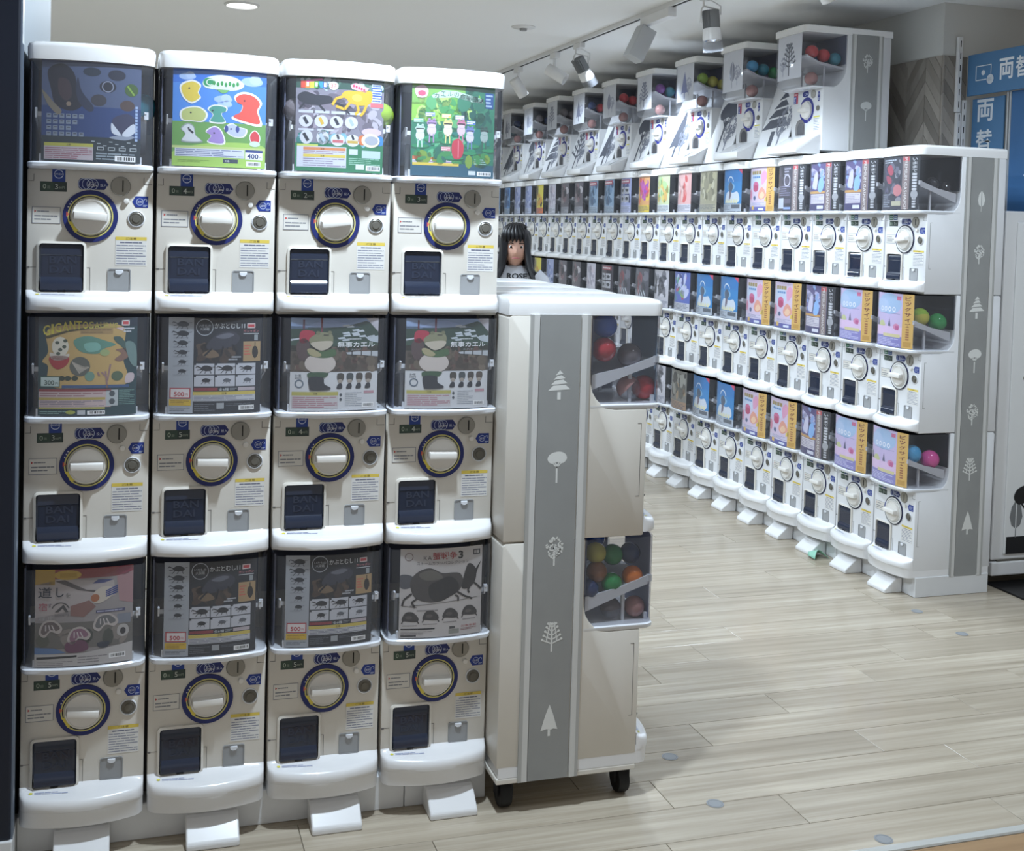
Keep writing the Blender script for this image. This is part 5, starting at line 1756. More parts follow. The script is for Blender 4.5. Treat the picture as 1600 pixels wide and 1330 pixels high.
def u_tag2():
    c = Canvas(.018, .046)
    c.poly(rrect(0, 1, 0, 1, .4), '2A3484', 0)
    c.ring(.5, .3, .2, .3, 'D8E0F0', 1, 12)
    c.lines(.2, .6, .8, .9, 2, 'D8E0F0', 1)
    return decal(c, .088, .292, name='return_sticker')
ME['u_tag2'] = u_tag2()
def u_warn():
    c = Canvas(.05, .07, 'E4E4E0')
    c.rect(0, 0, 1, .1, 'D8D06A', 1)
    c.lines(.04, .14, .96, .96, 8, '9A9EB0', 1, .4)
    return decal(c, .06, .18, name='warning_label')
ME['u_warn'] = u_warn()
ME['u_slot'] = MB().lathe([(.019, .001), (.019, -.003), (.001, -.004)], 24, c=(.052, 0, .283)).mesh('coin_slot', M_STEEL, 40)
ME['u_key'] = MB().lathe([(.013, .001), (.012, -.004), (.001, -.004)], 20, c=(.094, 0, .215)).mesh('key_lock', M_STEELD, 40)
ME['u_liner'] = MB().box(-.124, .124, .114, .118, .42, .555).mesh('back_liner', M_DARK, 0)
ME['u_side'] = MB().box(-.1245, -.1215, -.08, .116, .43, .555).mesh('side_liner', M_DARK, 0)
uh = MB().prism([(-.085, .445), (-.085, .453), (-.02, .425), (.112, .405), (.112, .395), (-.02, .413)], -.118, .118, 'x')
uh.box(.09, .097, .02, .027, .312, .41).box(-.097, -.09, .02, .027, .312, .41)
ME['u_hopper'] = uh.mesh('hopper', M_HOP, 0)
kinds = ['twig', 'leaf', 'fir', 'twig', 'leaf', 'fir', 'twig', 'leaf', 'fir', 'leaf']
tints = ['555A68', '8A8EA0', '7D86B4', '6C7390', '8A8EA8', '7A7F98', '6A7088', '80859A', '757A90', '80859A']
for i in range(NU):
    y = YU + PU * i
    t = thing('capsule_machine', 'round-cased machine with a grey tree card in the upper row, %s from the near end' % ORD[i], 'toy dispenser', (XU, y, ZU), -PI / 2, 'round-cased machines of the upper row')
    P = lambda n, k, par=None, l=None: new(n, ME[k], par or t, l)
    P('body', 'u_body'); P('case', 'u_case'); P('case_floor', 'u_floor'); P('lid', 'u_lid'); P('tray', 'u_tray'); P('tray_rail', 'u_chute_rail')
    P('chute_mouth', 'u_arch'); P('chute_cover', 'u_arch2'); P('back_liner', 'u_liner'); P('side_liner', 'u_side'); P('hopper', 'u_hopper')
    d = P('dial_ring', 'u_dial', None, (0, 0, .213))
    P('knob', 'knob', d)
    P('grip', 'grip', d)
    P('price_sticker', 'u_stick'); P('coin_sticker', 'u_coin'); P('return_sticker', 'u_tag2'); P('warning_label', 'u_warn'); P('coin_slot', 'u_slot'); P('key_lock', 'u_key')
    c = Canvas(.205, .205, 'E2E4EA')
    tree(c, kinds[i], .5, .56, .15, tints[i], 1)
    if kinds[i] != 'twig':
        tree(c, 'leafy', .74, .62, .10, 'A8ACBE', 1)
    else:
        tree(c, 'leafy', .25, .7, .09, 'A8ACBE', 1)
    def fn(a, b, o):
        u = -.108 + a
        return (u, -UB - .006 * (1 - (u / .128) ** 2) + .004 - o, .556 - b)
    new('tree_card', c.mesh('tree_card', fn, 8, .0001), t)
# leaning white boards with dark trees between them
bk = ['stripe_fir', 'umbrella', 'fir', 'umbrella', 'fir', 'twig', 'stripe_fir', 'umbrella', 'fir', 'umbrella']
for i in range(NU):
    ya, yb = YU + PU * i + .134, YU + PU * (i + 1) - .134
    p0, p1 = Vector((XU - .045, ya, ZU + .004)), Vector((XU + .088, ya, ZU + .400))
    t = thing('tree_board', 'leaning white tree board, %s gap of the upper row from the near end' % ORD[i], 'board', (p0.x, ya, p0.z), 0, 'tree boards between the upper machines')
    d = p1 - p0
    ln = d.length
    d.normalize()
    nrm = Vector((-d.z, 0, d.x))
    wd = yb - ya
    bd = [(0, 0), (d.x * ln, d.z * ln), (d.x * ln - nrm.x * .006, d.z * ln - nrm.z * .006), (-nrm.x * .006, -nrm.z * .006)]
    new('board_sheet', MB().prism(bd, 0, wd, 'y').mesh('board_sheet', mat('white_foam_board', (.90, .905, .92), .5), 0), t)
    for kk, cx, cy, hh, col in ((bk[i], .42, .5, .30, '5A5E6A'), ('leafy', .68, .62, .2, '8A8E9C')):
        c = Canvas(wd, ln)
        tree(c, kk, cx, cy, hh, col, 0 if kk != 'leafy' else 5)
        def fb(a, b, o):
            q = d * (ln - b) + nrm * (o + .0004)
            return (q.x, wd - a, q.z)
        new('tree_decal', c.mesh('tree_decal', fb, 1, .0001, M_DECAL), t)
# end wrap of the upper row
def upper_wrap():
    t = thing('end_wrap', 'short grey end wrap with two white trees on the upper row', 'wrap', (XU, YU - .131, ZU + .02))
    h = .54
    new('grey_band', MB().box(.168, .284, -.0035, 0, 0, h).mesh('grey_band', M_WRAP, 0), t)
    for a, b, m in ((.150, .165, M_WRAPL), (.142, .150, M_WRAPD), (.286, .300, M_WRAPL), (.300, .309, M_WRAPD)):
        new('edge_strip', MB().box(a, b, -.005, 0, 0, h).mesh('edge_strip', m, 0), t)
    for kind, z, s in (('leafy', 2.225, .085), ('umbrella', 2.005, .09)):
        c = Canvas(.1, .1)
        tree(c, kind, .5, .5, s, 'CFD0CE', 0)
        new('tree_decal', c.mesh('tree_decal', lambda a, b, o, z=z: (.177 + a, -.0038 - o, z - ZU - .02 + .05 - b), 1, .0001, M_DECAL), t)
upper_wrap()

# ------------------------------------------------------------------ capsules seen through the cases
def caps(fn, specs, where, group, r):
    for col, a, d, z, words in specs:
        top = None
        if '/' in col:
            col, top = col.split('/')
        capsule(fn(a, d, z), r, col, '%s capsule %s' % (words, where), group, top)
# island: local a from the near face inwards, d back from the face plate, z above the tier's base
isl = lambda tier: (lambda a, d, z: (XI - d, YI - .131 + a, ZI + TIER * tier + z))
caps(isl(1), [('blue', .055, .097, .487, 'blue'), ('red', .050, .100, .428, 'red'), ('grey', .062, .025, .412, 'dark grey'), ('clear/rose', .05, .03, .331, 'clear and rose'), ('red', .06, -.015, .331, 'loose red')],
     'in the upper end case of the island', 'capsules in the upper island case', .031)
caps(isl(0), [('orange', .045, .005, .410, 'front orange'), ('green', .042, .062, .396, 'front green'), ('brown', .05, .100, .425, 'brown'), ('green', .07, .050, .460, 'high green'), ('yellow', .06, .100, .470, 'yellow'),
              ('navy', .07, .002, .462, 'dark navy'), ('navy', .04, .125, .385, 'half-hidden navy'), ('blue', .12, .08, .49, 'blue'), ('rose', .05, -.005, .331, 'fallen rose'), ('clear/grey', .05, .06, .331, 'fallen grey')],
     'in the lower end case of the island', 'capsules in the lower island case', .0265)
far_ = lambda tier: (lambda a, d, z: (XB + d, YB - .131 + a, Z0 + TIER * tier + z))
caps(far_(2), [('black', .05, .055, .408, 'black'), ('black', .055, .115, .394, 'rear black'), ('black', .11, .09, .400, 'hidden black')], 'in the top end case of the long bank', 'capsules in the top long-bank case', .028)
caps(far_(1), [('green', .05, .105, .400, 'green'), ('yellow/lime', .06, .030, .420, 'yellow-green')], 'in the middle end case of the long bank', 'capsules in the middle long-bank case', .037)
caps(far_(0), [('pink', .05, .098, .400, 'pink'), ('sky', .06, .02, .422, 'light blue')], 'in the bottom end case of the long bank', 'capsules in the bottom long-bank case', .037)
pal = [('red', 'red', 'teal', 'blue'), ('sky', 'teal', 'green', 'green'), ('lime', 'yellow', 'yellow', 'lime'), ('purple', 'teal', 'blue', 'purple'), ('red', 'red', 'rose', 'red'),
       ('navy', 'red', 'red', 'navy'), ('grey', 'grey', 'black', 'grey'), ('grey', 'navy', 'black', 'grey'), ('navy', 'grey', 'teal', 'navy'), ('green', 'grey', 'teal', 'green')]
for i in range(NU):
    y = YU + PU * i
    fu = lambda a, d, z: (XU + d, y - .131 + a, ZU + z)
    cc = pal[i]
    spots = [(cc[0], .045, -.04, .440, 'front'), (cc[1], .05, .025, .428, 'second'), (cc[2], .05, .085, .415, 'rear'), (cc[3], .11, .03, .428, 'inner'), ('rose', .05, -.035, .318, 'fallen')]
    for col, a, d, z, words in spots:
        capsule(fu(a, d, z), .031, col, '%s %s capsule in the upper-row case, %s from the near end' % (words, col, ORD[i]), 'capsules in the upper row')
# a few in the near bank, beside the cards
capsule((X0 + .108, YF + .045, Z0 + 2 * TIER + .43), .032, 'teal', 'blue-green capsule beside the dark navy ornament poster', 'capsules in the near bank')
capsule((X0 + 2 * PITCH_X + .105, YF - .005, Z0 + 2 * TIER + .440), .030, 'lime', 'pale lime capsule right of the yellow stag beetle poster', 'capsules in the near bank')
capsule((X0 + 2 * PITCH_X - .095, YF + .0, Z0 + 2 * TIER + .440), .030, 'grey', 'grey capsule left of the yellow stag beetle poster', 'capsules in the near bank')

# ------------------------------------------------------------------ change corner at the right
t = thing('change_kiosk', 'white change machine cabinet with black tree silhouettes at the right edge', 'kiosk', (3.386, 3.9, 0))
new('cabinet', MB().box(.0, .62, .0, .5, .105, 1.545).mesh('cabinet', M_WHITEM, 0, bevel=.006), t)
new('lower_drawer', MB().box(.0, .62, -.006, .48, .040, .098).mesh('lower_drawer', M_WHITEM, 0, bevel=.006), t)
new('front_panel', MB().box(.055, .6, -.006, .0, .13, 1.50).mesh('front_panel', mat('pale_enamel', (.90, .905, .905), .35), 0, bevel=.003), t)
new('drawer_gap', MB().box(.03, .6, -.001, .01, .098, .106).mesh('drawer_gap', M_STEELD, 0), t)
c = Canvas(.5, .42)
c.rect(0, .83, 1, 1, '1E1F22', 0)
def sil(kind, x, h, col, L):
    tree(c, kind, x, .83 - h / .42 * .48, h, col, L)
sil('leaf', .09, .17, '7A7C7E', 1)
sil('umbrella', .2, .22, '1E1F22', 3)
sil('fir', .45, .2, '1E1F22', 3)
c.blob([(.18, .12), (.24, .06), (.4, .05), (.5, .12), (.34, .15)], '1E1F22', 6)
new('tree_silhouettes', c.mesh('tree_silhouettes', lambda a, b, o: (.065 + a, -.0066 - o, .55 - b), 1, .0002, M_DECAL), t)
new('round_vent', MB().lathe([(.014, 0), (.014, -.008), (.010, -.008), (.009, -.004), (.001, -.004)], 16, 'y', (.13, -.004, .86)).mesh('round_vent', M_STEELD, 40), t)
tag(new('floor_mat', MB().box(3.385, 4.3, 3.3, 3.93, 0, .008).mesh('floor_mat', mat('black_floor_mat', (.10, .10, .105), .35, bump=(60, .3)), 0, bevel=.002)), 'black rubber mat in front of the white change cabinet', 'mat')

# blue boards standing above the cabinet
HX = 3.622
t = thing('change_sign', 'blue hanging board with white money exchange lettering and banknote mark', 'sign', (HX, 4.46, 2.078))
new('board', MB().box(0, .012, -.62, 0, 0, .186).mesh('board', M_BLUE, 0, bevel=.0015, segs=1), t)
c = Canvas(.62, .186)
mx = lambda m: m / .62
c.frame(mx(.055), .30, mx(.155), .66, .0065, 'E6EAEE', 0)
c.ell(mx(.104), .48, .019, None, 'E6EAEE', 1)
c.ell(mx(.15), .66, .040, None, '2F6AA4', 2)
c.ell(mx(.15), .66, .036, None, 'D4DAE0', 3)
c.lines(mx(.136), .62, mx(.164), .7, 2, 'AEB6BE', 4)
c.text('両', mx(.205), .47, .50, 'EEF1F4', 2, width=mx(.088), bold=.02)
c.text('替', mx(.305), .47, .50, 'EEF1F4', 2, width=mx(.088), bold=.02)
new('lettering', c.mesh('lettering', lambda a, b, o: (-.0006 - o, -a, .186 - b), 1, .0002, M_DECAL), t)
t = thing('exchange_strip', 'narrow blue strip with vertical white money exchange characters', 'sign', (HX + .03, 4.455, 1.56))
new('board', MB().box(0, .010, -.205, -.0, 0, .505).mesh('board', M_BLUE, 0, bevel=.001, segs=1), t)
c = Canvas(.205, .505)
for i, ch in enumerate('両替'):
    c.text(ch, .42, .11 + .27 * i, .2, 'E4E9EE', 1, 'c', width=.52, bold=.02)
new('lettering', c.mesh('lettering', lambda a, b, o: (-.0006 - o, -a, .505 - b), 1, .0002, M_DECAL), t)
t = thing('blue_panel', 'deep blue backing panel with aluminium posts above the change cabinet', 'panel', (HX + .03, 4.24, 1.553))
new('board', MB().box(0, .012, -.6, -.035, 0, .525).mesh('board', M_BLUED, 0), t)
for y in (-.030, -.014):
    new('post', MB().box(-.004, .012, y - .005, y + .005, 0, .525).mesh('post', M_ALU, 0, bevel=.001, segs=1), t)
c = Canvas(.12, .12)
c.text('へ', .5, .5, .4, 'D4DCE6', 1, 'c')
new('lettering', c.mesh('lettering', lambda a, b, o: (-.0006 - o, -.10 - a, .22 - b), 1, .0002, M_DECAL), t)
# slotted shelf uprights on the corner wall
for x, z0, z1, lab in ((3.566, 2.005, 2.345, 'upper white slotted shelf upright on the corner wall'), (3.572, 1.45, 2.002, 'lower white slotted shelf upright below the longer slots'), (3.598, 1.45, 2.06, 'white slotted shelf upright nearest the blue strip')):
    t = thing('shelf_upright', lab, 'upright', (x, WY - .006, z0), 0, 'shelf uprights')
    h = z1 - z0
    new('rail', MB().box(0, .022, -.018, .0, 0, h).mesh('rail', M_WHITEM, 0, bevel=.001, segs=1), t)
    n = int(h / .055)
    for k in range(n):
        new('slot', MB().box(.009, .013, -.0188, -.0178, .02 + .055 * k, .048 + .055 * k).mesh('slot', M_BLACK, 0), t)

# ------------------------------------------------------------------ ceiling fittings
for i, (x, y, e, s) in enumerate(DOWNLIGHTS):
    t = thing('downlight', ['bright round downlight in the ceiling above the near bank', 'round downlight in front of the near bank', 'added round fill downlight over the shop entrance', 'added round fill downlight over the aisle by the island',
                            'added round fill downlight left of the near bank', 'added round fill downlight deep in the shop', 'added round fill downlight by the change corner'][i], 'lamp', (x, y, CEIL), 0, 'ceiling downlights')
    new('trim_ring', MB().lathe([(.088, 0), (.088, -.006), (.078, -.010), (.074, -.004), (.074, 0)], 28, 'z', cap0=False, cap1=False).mesh('trim_ring', M_WHITEM, 40), t)
    new('diffuser', MB().lathe([(.001, -.003), (.074, -.003), (.074, -.001), (.001, -.001)], 28, 'z').mesh('diffuser', M_GLOW, 40), t)
t = thing('ceiling_speaker', 'flat round white detector plate on the ceiling over the aisle', 'detector', (1.97, 5.95, CEIL))
new('plate', MB().lathe([(.066, 0), (.066, -.004), (.05, -.010), (.001, -.010)], 28, 'z').mesh('plate', M_WHITEM, 40), t)
new('sensor', MB().lathe([(.022, -.009), (.018, -.022), (.001, -.024)], 16, 'z').mesh('sensor', M_GREY, 40), t)

t = thing('lighting_track', 'long white lighting track on the ceiling over the aisle', 'track', (TRACK_X, 0, CEIL))
new('rail', MB().box(-.018, .018, 2.2, 10.6, -.022, 0).mesh('rail', M_WHITEM, 0), t)
new('slot', MB().box(-.006, .006, 2.2, 10.6, -.0235, -.021).mesh('slot', M_BLACK, 0), t)
def fin_spot(y, aim, label):
    t = thing('track_spot', label, 'spotlight', (TRACK_X, y, CEIL - .022), 0, 'track spotlights')
    new('adapter', MB().box(-.017, .017, -.05, .05, -.030, 0).mesh('adapter', M_WHITEM, 0, bevel=.003), t)
    piv = Vector((.02, 0, -.135))
    new('yoke', MB().tube([(-.02, 0, -.028), (-.02, 0, -.06), (-.03, 0, -.075), (-.033, 0, -.135)], .004, 6).tube([(-.02, 0, -.06), (.055, 0, -.07), (.062, 0, -.135)], .004, 6).mesh('yoke', M_WHITEM, 40), t)
    rot = Vector(aim).to_track_quat('-Z', 'Y').to_euler()
    h = new('head', MB().lathe([(.036, -.02), (.039, -.03), (.042, -.06), (.042, -.075)], 28, 'z', cap0=True, cap1=False).mesh('head', M_WHITEM, 40), t, piv, rot)
    f = MB()
    for k in range(12):
        x = -.034 + .068 * k / 11
        w_ = math.sqrt(max(.0001, .037 ** 2 - x * x))
        f.box(x - .0016, x + .0016, -w_, w_, -.02, .058)
    f.lathe([(.014, -.02), (.014, .055)], 12, 'z')
    new('cooling_fin', f.mesh('cooling_fin', M_FIN, 0), h)
    new('reflector', MB().lathe([(.012, -.035), (.026, -.045), (.036, -.062), (.0385, -.073)], 28, 'z', cap0=True, cap1=False).mesh('reflector', M_MIRROR, 60), h)
    new('glass_hood', MB().lathe([(.042, -.07), (.044, -.12)], 28, 'z', cap0=False, cap1=False).mesh('glass_hood', M_CLEAR, 40), h)
    new('lead', MB().tube([(-.02, 0, -.03), (.03, .02, -.03), (.075, .02, -.05), (.07, .01, -.09)], .003, 6).mesh('lead', M_WHITEM, 40), t)
fin_spot(6.20, (.55, .15, -.75), 'finned white track spot tilted toward the long bank')
fin_spot(4.645, (.10, -.02, -1), 'finned white track spot pointing straight down')
def cyl_spot(y, aim, label, ln=.13, r=.036):
    t = thing('track_spot', label, 'spotlight', (TRACK_X, y, CEIL - .022), 0, 'track spotlights')
    new('adapter', MB().box(-.017, .017, -.05, .05, -.034, 0).mesh('adapter', M_WHITEM, 0, bevel=.003), t)
    new('stem', MB().tube([(0, 0, -.03), (0, 0, -.10)], .008, 10).mesh('stem', M_WHITEM, 40), t)
    rot = Vector(aim).to_track_quat('-Z', 'Y').to_euler()
    h = new('head', MB().lathe([(.001, .05), (r, .05), (r, -ln + .05), (r - .004, -ln + .05), (r - .006, -ln + .07), (.001, -ln + .07)], 28, 'z').mesh('head', M_WHITEM, 40), t, (0, 0, -.12), rot)
cyl_spot(6.60, (.75, -.55, -.55), 'plain white cylinder track spot left of the finned one')
t = thing('track_spot', 'flat boxy white track spot with a long driver box', 'spotlight', (TRACK_X, 5.30, CEIL - .022), 0, 'track spotlights')
new('driver_box', MB().box(-.022, .022, -.30, .02, -.045, 0).mesh('driver_box', M_WHITEM, 0, bevel=.003), t)
new('stem', MB().tube([(0, 0, -.04), (0, 0, -.11)], .008, 10).mesh('stem', M_WHITEM, 40), t)
rot = Vector((-.42, .0, -.9)).to_track_quat('-Z', 'Y').to_euler()
new('head', MB().box(-.042, .042, -.042, .042, -.15, .02).mesh('head', mat('light_grey_enamel', (.72, .73, .74), .4), 0, bevel=.006), t, (.0, 0, -.075), rot)
for y, lab in ((3.75, 'added white cylinder track spot nearest the entrance'), (7.3, 'added white cylinder track spot far down the aisle'), (8.5, 'farthest added white cylinder track spot over the aisle')):
    cyl_spot(y, (.55, .1, -.75), lab)  # extra fixtures added to light the long bank

# ------------------------------------------------------------------ small things on the floor
for x, y, lab in ((1.40, 2.533, 'round grey floor sticker just right of the island corner'), (1.71, 2.282, 'round grey floor sticker by the metal threshold'), (1.403, 2.795, 'pale worn floor sticker beside the island tray'),
                  (2.871, 3.688, 'round floor sticker in front of the long bank end'), (2.872, 3.437, 'nearer round floor sticker below the long bank end')):
    c = Canvas(.044, .044)
    c.ring(.5, .5, 0, .5, '8C8E90', 0, 20)
    c.ring(.5, .5, .38, .42, '7A7C7E', 1, 20)
    m_ = c.mesh('floor_sticker', lambda a, b, o: (a - .022, .022 - b, .0008 + o), 1, .0002, M_DECAL)
    tag(new('floor_sticker', m_, None, (x, y, 0)), lab, 'sticker', 'round floor stickers')
gx, gy = 2.895, 4.405
rows_ = []
for i in range(9):
    u = i / 8
    rows_.append([(gx - .035 + .08 * u, gy - .035 + .03 * math.sin(3 * u) + w_ * (.055 + .01 * math.sin(5 * u)), .006 + .030 * math.sin(PI * u) * (1 - .5 * w_) + .004 * math.sin(5 * u + 2 * w_) + .004) for w_ in (0, .25, .5, .75, 1)])
o_ = [(gx, gy)]
c_ = MB().loft([[(x - gx, y - gy, z - .004) for x, y, z in r] for r in rows_], False, False, closed=False)
gl = new('crumpled_leaflet', c_.mesh('crumpled_leaflet', mat('mint_paper', (.58, .79, .70), .5), 60), None, (gx, gy, 0))
gl.modifiers.new('thickness', 'SOLIDIFY').thickness = .0008
tag(gl, 'crumpled mint green leaflet on the floor between the wedge feet', 'leaflet')

# ------------------------------------------------------------------ person behind the island
def skin_obj(name, joints, edges, root, m, parent, sub=2):
    me = bpy.data.meshes.new(name)
    me.from_pydata([j[0] for j in joints], edges, [])
    o = new(name, me, parent)
    bm = bmesh.new()
    bm.from_mesh(me)
    ly = bm.verts.layers.skin.verify()
    bm.verts.ensure_lookup_table()
    for i, j in enumerate(joints):
        r = j[1]
        bm.verts[i][ly].radius = r if isinstance(r, tuple) else (r, r)
        bm.verts[i][ly].use_root = i == root
    bm.to_mesh(me)
    bm.free()
    o.modifiers.new('skin', 'SKIN').use_smooth_shade = True
    s = o.modifiers.new('round', 'SUBSURF')
    s.levels = s.render_levels = sub
    me.materials.append(m)
    return o
M_SKIN = mat('skin', (.80, .63, .56), .5)
M_HAIR = mat('black_hair', (.055, .055, .075), .38)
M_TEE = mat('white_cotton', (.80, .81, .84), .8)
M_TROU = mat('dark_trousers', (.15, .16, .20), .8)
pr = thing('person', 'person with long dark hair and a white ROSE t-shirt standing behind the island', 'person', (1.945, 5.9, 0), math.radians(-18.4))
# body: one continuous skin
J = [((0, 0, .76), .085), ((0, .0, .88), (.105, .075)), ((0, .0, 1.0), (.115, .08)), ((0, .005, 1.125), (.105, .075)), ((0, .0, 1.19), (.05, .05)), ((0, -.015, 1.23), (.042, .042)), ((0, -.03, 1.26), (.045, .05)),
     ((-.066, 0, .70), .056), ((-.085, -.01, .40), .050), ((-.085, .01, .07), .034), ((-.09, -.10, .03), .030),
     ((.066, 0, .70), .056), ((.085, -.01, .40), .050), ((.085, .01, .07), .034), ((.09, -.10, .03), .030),
     ((-.125, .0, 1.155), .042), ((-.165, .0, .93), .034), ((-.16, -.06, .76), .026), ((-.155, -.085, .70), (.018, .030)),
     ((.125, .0, 1.155), .042), ((.165, .0, .93), .034), ((.16, -.06, .76), .026), ((.155, -.085, .70), (.018, .030))]
E_ = [(0, 1), (1, 2), (2, 3), (3, 4), (4, 5), (5, 6), (0, 7), (7, 8), (8, 9), (9, 10), (0, 11), (11, 12), (12, 13), (13, 14), (3, 15), (15, 16), (16, 17), (17, 18), (3, 19), (19, 20), (20, 21), (21, 22)]
for s in (-1, 1):
    base = 18 if s < 0 else 22
    for k, (dx, dy, l) in enumerate(((-.012, -.012, .055), (-.004, -.014, .065), (.004, -.010, .062), (.010, -.002, .05))):
        i = len(J)
        bx = J[base][0]
        J.append(((bx[0] + dx, bx[1] + dy - .008, bx[2] - l * .55), .008))
        J.append(((bx[0] + dx * 1.1, bx[1] + dy - .004, bx[2] - l), .0065))
        E_ += [(base, i), (i, i + 1)]
    i = len(J)
    bx = J[base][0]
    J.append(((bx[0] - s * .02, bx[1] - .022, bx[2] - .008), .009))
    J.append(((bx[0] - s * .03, bx[1] - .034, bx[2] - .032), .007))
    E_ += [(base, i), (i, i + 1)]
skin_obj('body', J, E_, 0, M_SKIN, pr)
# head with face, leaning a little forward
hd = MB()
HC = Vector((0, -.06, 1.325))
n, kk = 28, 20
rings = []
for i in range(kk + 1):
    ph = PI * i / kk
    zz = -math.cos(ph)
    r_ = max(1e-4, math.sin(ph))
    ring = []
    for q in range(n):
        a = 2 * PI * q / n
        x, y = math.cos(a) * r_, math.sin(a) * r_
        fx = .070 * (1 - .22 * max(0, -zz) ** 1.4)
        X, Y, Z = x * fx, y * .086, zz * .105
        if y < 0:
            front = max(0, -y) ** 3
            Y -= .024 * front * math.exp(-((zz + .18) / .17) ** 2) * math.exp(-(x / .15) ** 2)      # nose
            Y += .007 * front * (math.exp(-((zz - .02) / .12) ** 2) * (math.exp(-((x - .38) / .16) ** 2) + math.exp(-((x + .38) / .16) ** 2)))   # eye hollows
            Y -= .004 * front * math.exp(-((zz + .52) / .10) ** 2) * math.exp(-(x / .25) ** 2)      # lips
            Y -= .006 * front * math.exp(-((zz + .85) / .14) ** 2)                                   # chin
        ring.append((X, Y, Z))
    rings.append(ring)
hd.loft(rings)
head = new('head', hd.mesh('head', M_SKIN, 80), pr, HC, (.12, 0, .05))
for s in (-1, 1):
    new('eye', MB().ball((s * .027, -.0695, .004), .0100, 12, 8).mesh('eye', mat('eye_white', (.9, .9, .9), .2), 60), head)
    new('iris', MB().ball((s * .027, -.077, .003), .0062, 10, 6).mesh('iris', mat('dark_iris', (.08, .05, .04), .15), 60), head)
    new('eyebrow', MB().tube([(s * .014, -.083, .022), (s * .028, -.083, .026), (s * .043, -.074, .022)], .0022, 6).mesh('eyebrow', M_HAIR, 60), head)
    new('ear', MB().lathe([(.001, 0), (.012, .002), (.016, .006), (.012, .010), (.001, .008)], 12, 'x', (s * .066, .0, -.01)).mesh('ear', M_SKIN, 60), head)
new('lips', MB().tube([(-.020, -.076, -.056), (-.008, -.086, -.054), (.008, -.086, -.054), (.020, -.076, -.056)], [.002, .0042, .0042, .002], 8).mesh('lips', mat('lip_red', (.66, .40, .40), .4), 60), head)
# hair: cap over the skull that falls in a curtain to the shoulders, parted off centre
hr = []
NR = 40
A0, A1 = math.radians(-58), math.radians(238)
levels = [(.118, .012, 0), (.112, .044, 0), (.097, .068, .0), (.07, .084, .01), (.03, .093, .03), (-.02, .094, .06), (-.07, .098, .09), (-.12, .110, .25), (-.165, .132, .42), (-.215, .146, .55)]
outer, inner = [], []
for z, r_, op in levels:
    ro, ri = [], []
    for q in range(NR + 1):
        a = A0 + op + (A1 - A0 - 2 * op) * q / NR if z < .08 else 2 * PI * q / (NR + 1)
        wav = .004 * math.sin(a * 9 + z * 30) + (.012 * math.sin(a * 3) if z < -.1 else 0)
        rr = r_ + wav
        ro.append((rr * .88 * math.cos(a), rr * 1.06 * math.sin(a) + .006, z + .0 + (.012 * math.sin(a * 13) if z < -.15 else 0)))
        rj = max(.004, rr - .016)
        ri.append((rj * .88 * math.cos(a), rj * 1.06 * math.sin(a) + .006, z - (.004 if z > .1 else 0)))
    outer.append(ro)
    inner.append(ri)
hm = MB().loft(outer, False, False, closed=False).loft(inner, False, False, closed=False)
hm.loft([outer[-1], inner[-1]], False, False, closed=False)
hm.loft([[r[0] for r in outer], [r[0] for r in inner]], False, False, closed=False)
hm.loft([[r[-1] for r in outer], [r[-1] for r in inner]], False, False, closed=False)
hm.lathe([(.014, .116), (.001, .121)], 16, 'z')
new('hair', hm.mesh('hair', M_HAIR, 70), pr, HC + Vector((0, 0, .005)), (.08, 0, .05))
fringe = MB()
for k in range(7):
    a = math.radians(-150 + 60 + 120 * k / 8 - 90 + 90)
    a = math.radians(210 + 120 * k / 8)
    x, y = .078 * math.cos(a), .094 * math.sin(a)
    fringe.tube([(x * .55, y * .6, .102), (x * .9, y * .95, .075), (x * 1.0, y * 1.02, .045), (x * 1.02, y * 1.0, .022)], [.012, .014, .011, .003], 7)
new('fringe', fringe.mesh('fringe', M_HAIR, 70), pr, HC + Vector((0, 0, .005)), (.08, 0, .05))
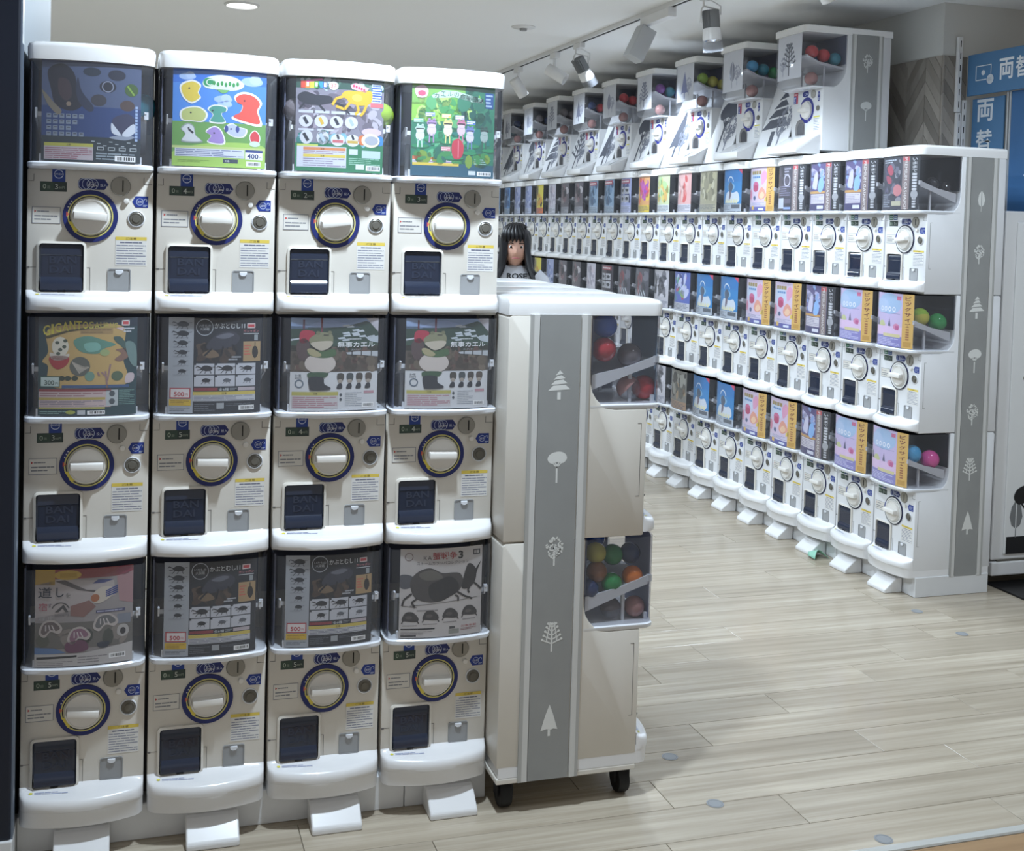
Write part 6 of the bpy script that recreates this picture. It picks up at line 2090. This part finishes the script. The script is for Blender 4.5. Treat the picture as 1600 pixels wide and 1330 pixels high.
# clothes
def lathe_ell(levels, n=28):
    return [[(cx + rx * math.cos(2 * PI * k / n), cy + ry * math.sin(2 * PI * k / n), z) for k in range(n)] for z, rx, ry, cx, cy in levels]
tee = MB().loft(lathe_ell([(.70, .150, .112, 0, 0), (.80, .142, .105, 0, 0), (.95, .135, .1, 0, 0), (1.09, .138, .10, 0, 0), (1.15, .135, .092, 0, 0), (1.185, .115, .078, 0, 0), (1.207, .08, .066, 0, 0), (1.22, .06, .056, 0, -.005)]), False, False)
for s in (-1, 1):
    tee.tube([(s * .10, 0, 1.16), (s * .135, 0, 1.13), (s * .16, 0, 1.06), (s * .175, 0, .985)], [.055, .056, .052, .052], 14)
new('t_shirt', tee.mesh('t_shirt', M_TEE, 70), pr)
tr_ = MB()
for s in (-1, 1):
    tr_.tube([(s * .05, 0, .80), (s * .066, 0, .70), (s * .083, -.008, .40), (s * .086, .012, .09)], [.066, .072, .064, .058], 14)
tr_.loft(lathe_ell([(.68, .122, .09, 0, 0), (.78, .128, .094, 0, 0), (.86, .12, .09, 0, 0)]), True, False)
new('trousers', tr_.mesh('trousers', M_TROU, 70), pr)
for s in (-1, 1):
    new('shoe', MB().loft([[(s * .088 + x, y, z) for x, y in rrect(-.038, .038, -.15, .055, .03)] for z in (0, .02)] + [[(s * .088 + x * .9, y * .92, .05) for x, y in rrect(-.038, .038, -.15, .055, .03)], [(s * .088 + x * .8, y, .085) for x, y in rrect(-.036, .036, -.05, .05, .03)]]).mesh('shoe', mat('white_shoe', (.82, .82, .82), .5), 60), pr)
c = Canvas(.15, .05)
c.text('ROSE', .5, .5, .62, '17181C', 0, 'c', width=.72, bold=.03)
def chest(a, b, o):
    x = -.075 + a + .012
    z = 1.190 - b
    ry, rx = (.092, .135) if z < 1.15 else (.092 - (z - 1.15) * .4, .135 - (z - 1.15) * .57)
    y = -ry * math.sqrt(max(0, 1 - (x / rx) ** 2)) - .004
    return (x, y, z)
new('lettering', c.mesh('lettering', chest, 20, .0002, M_DECAL), pr)
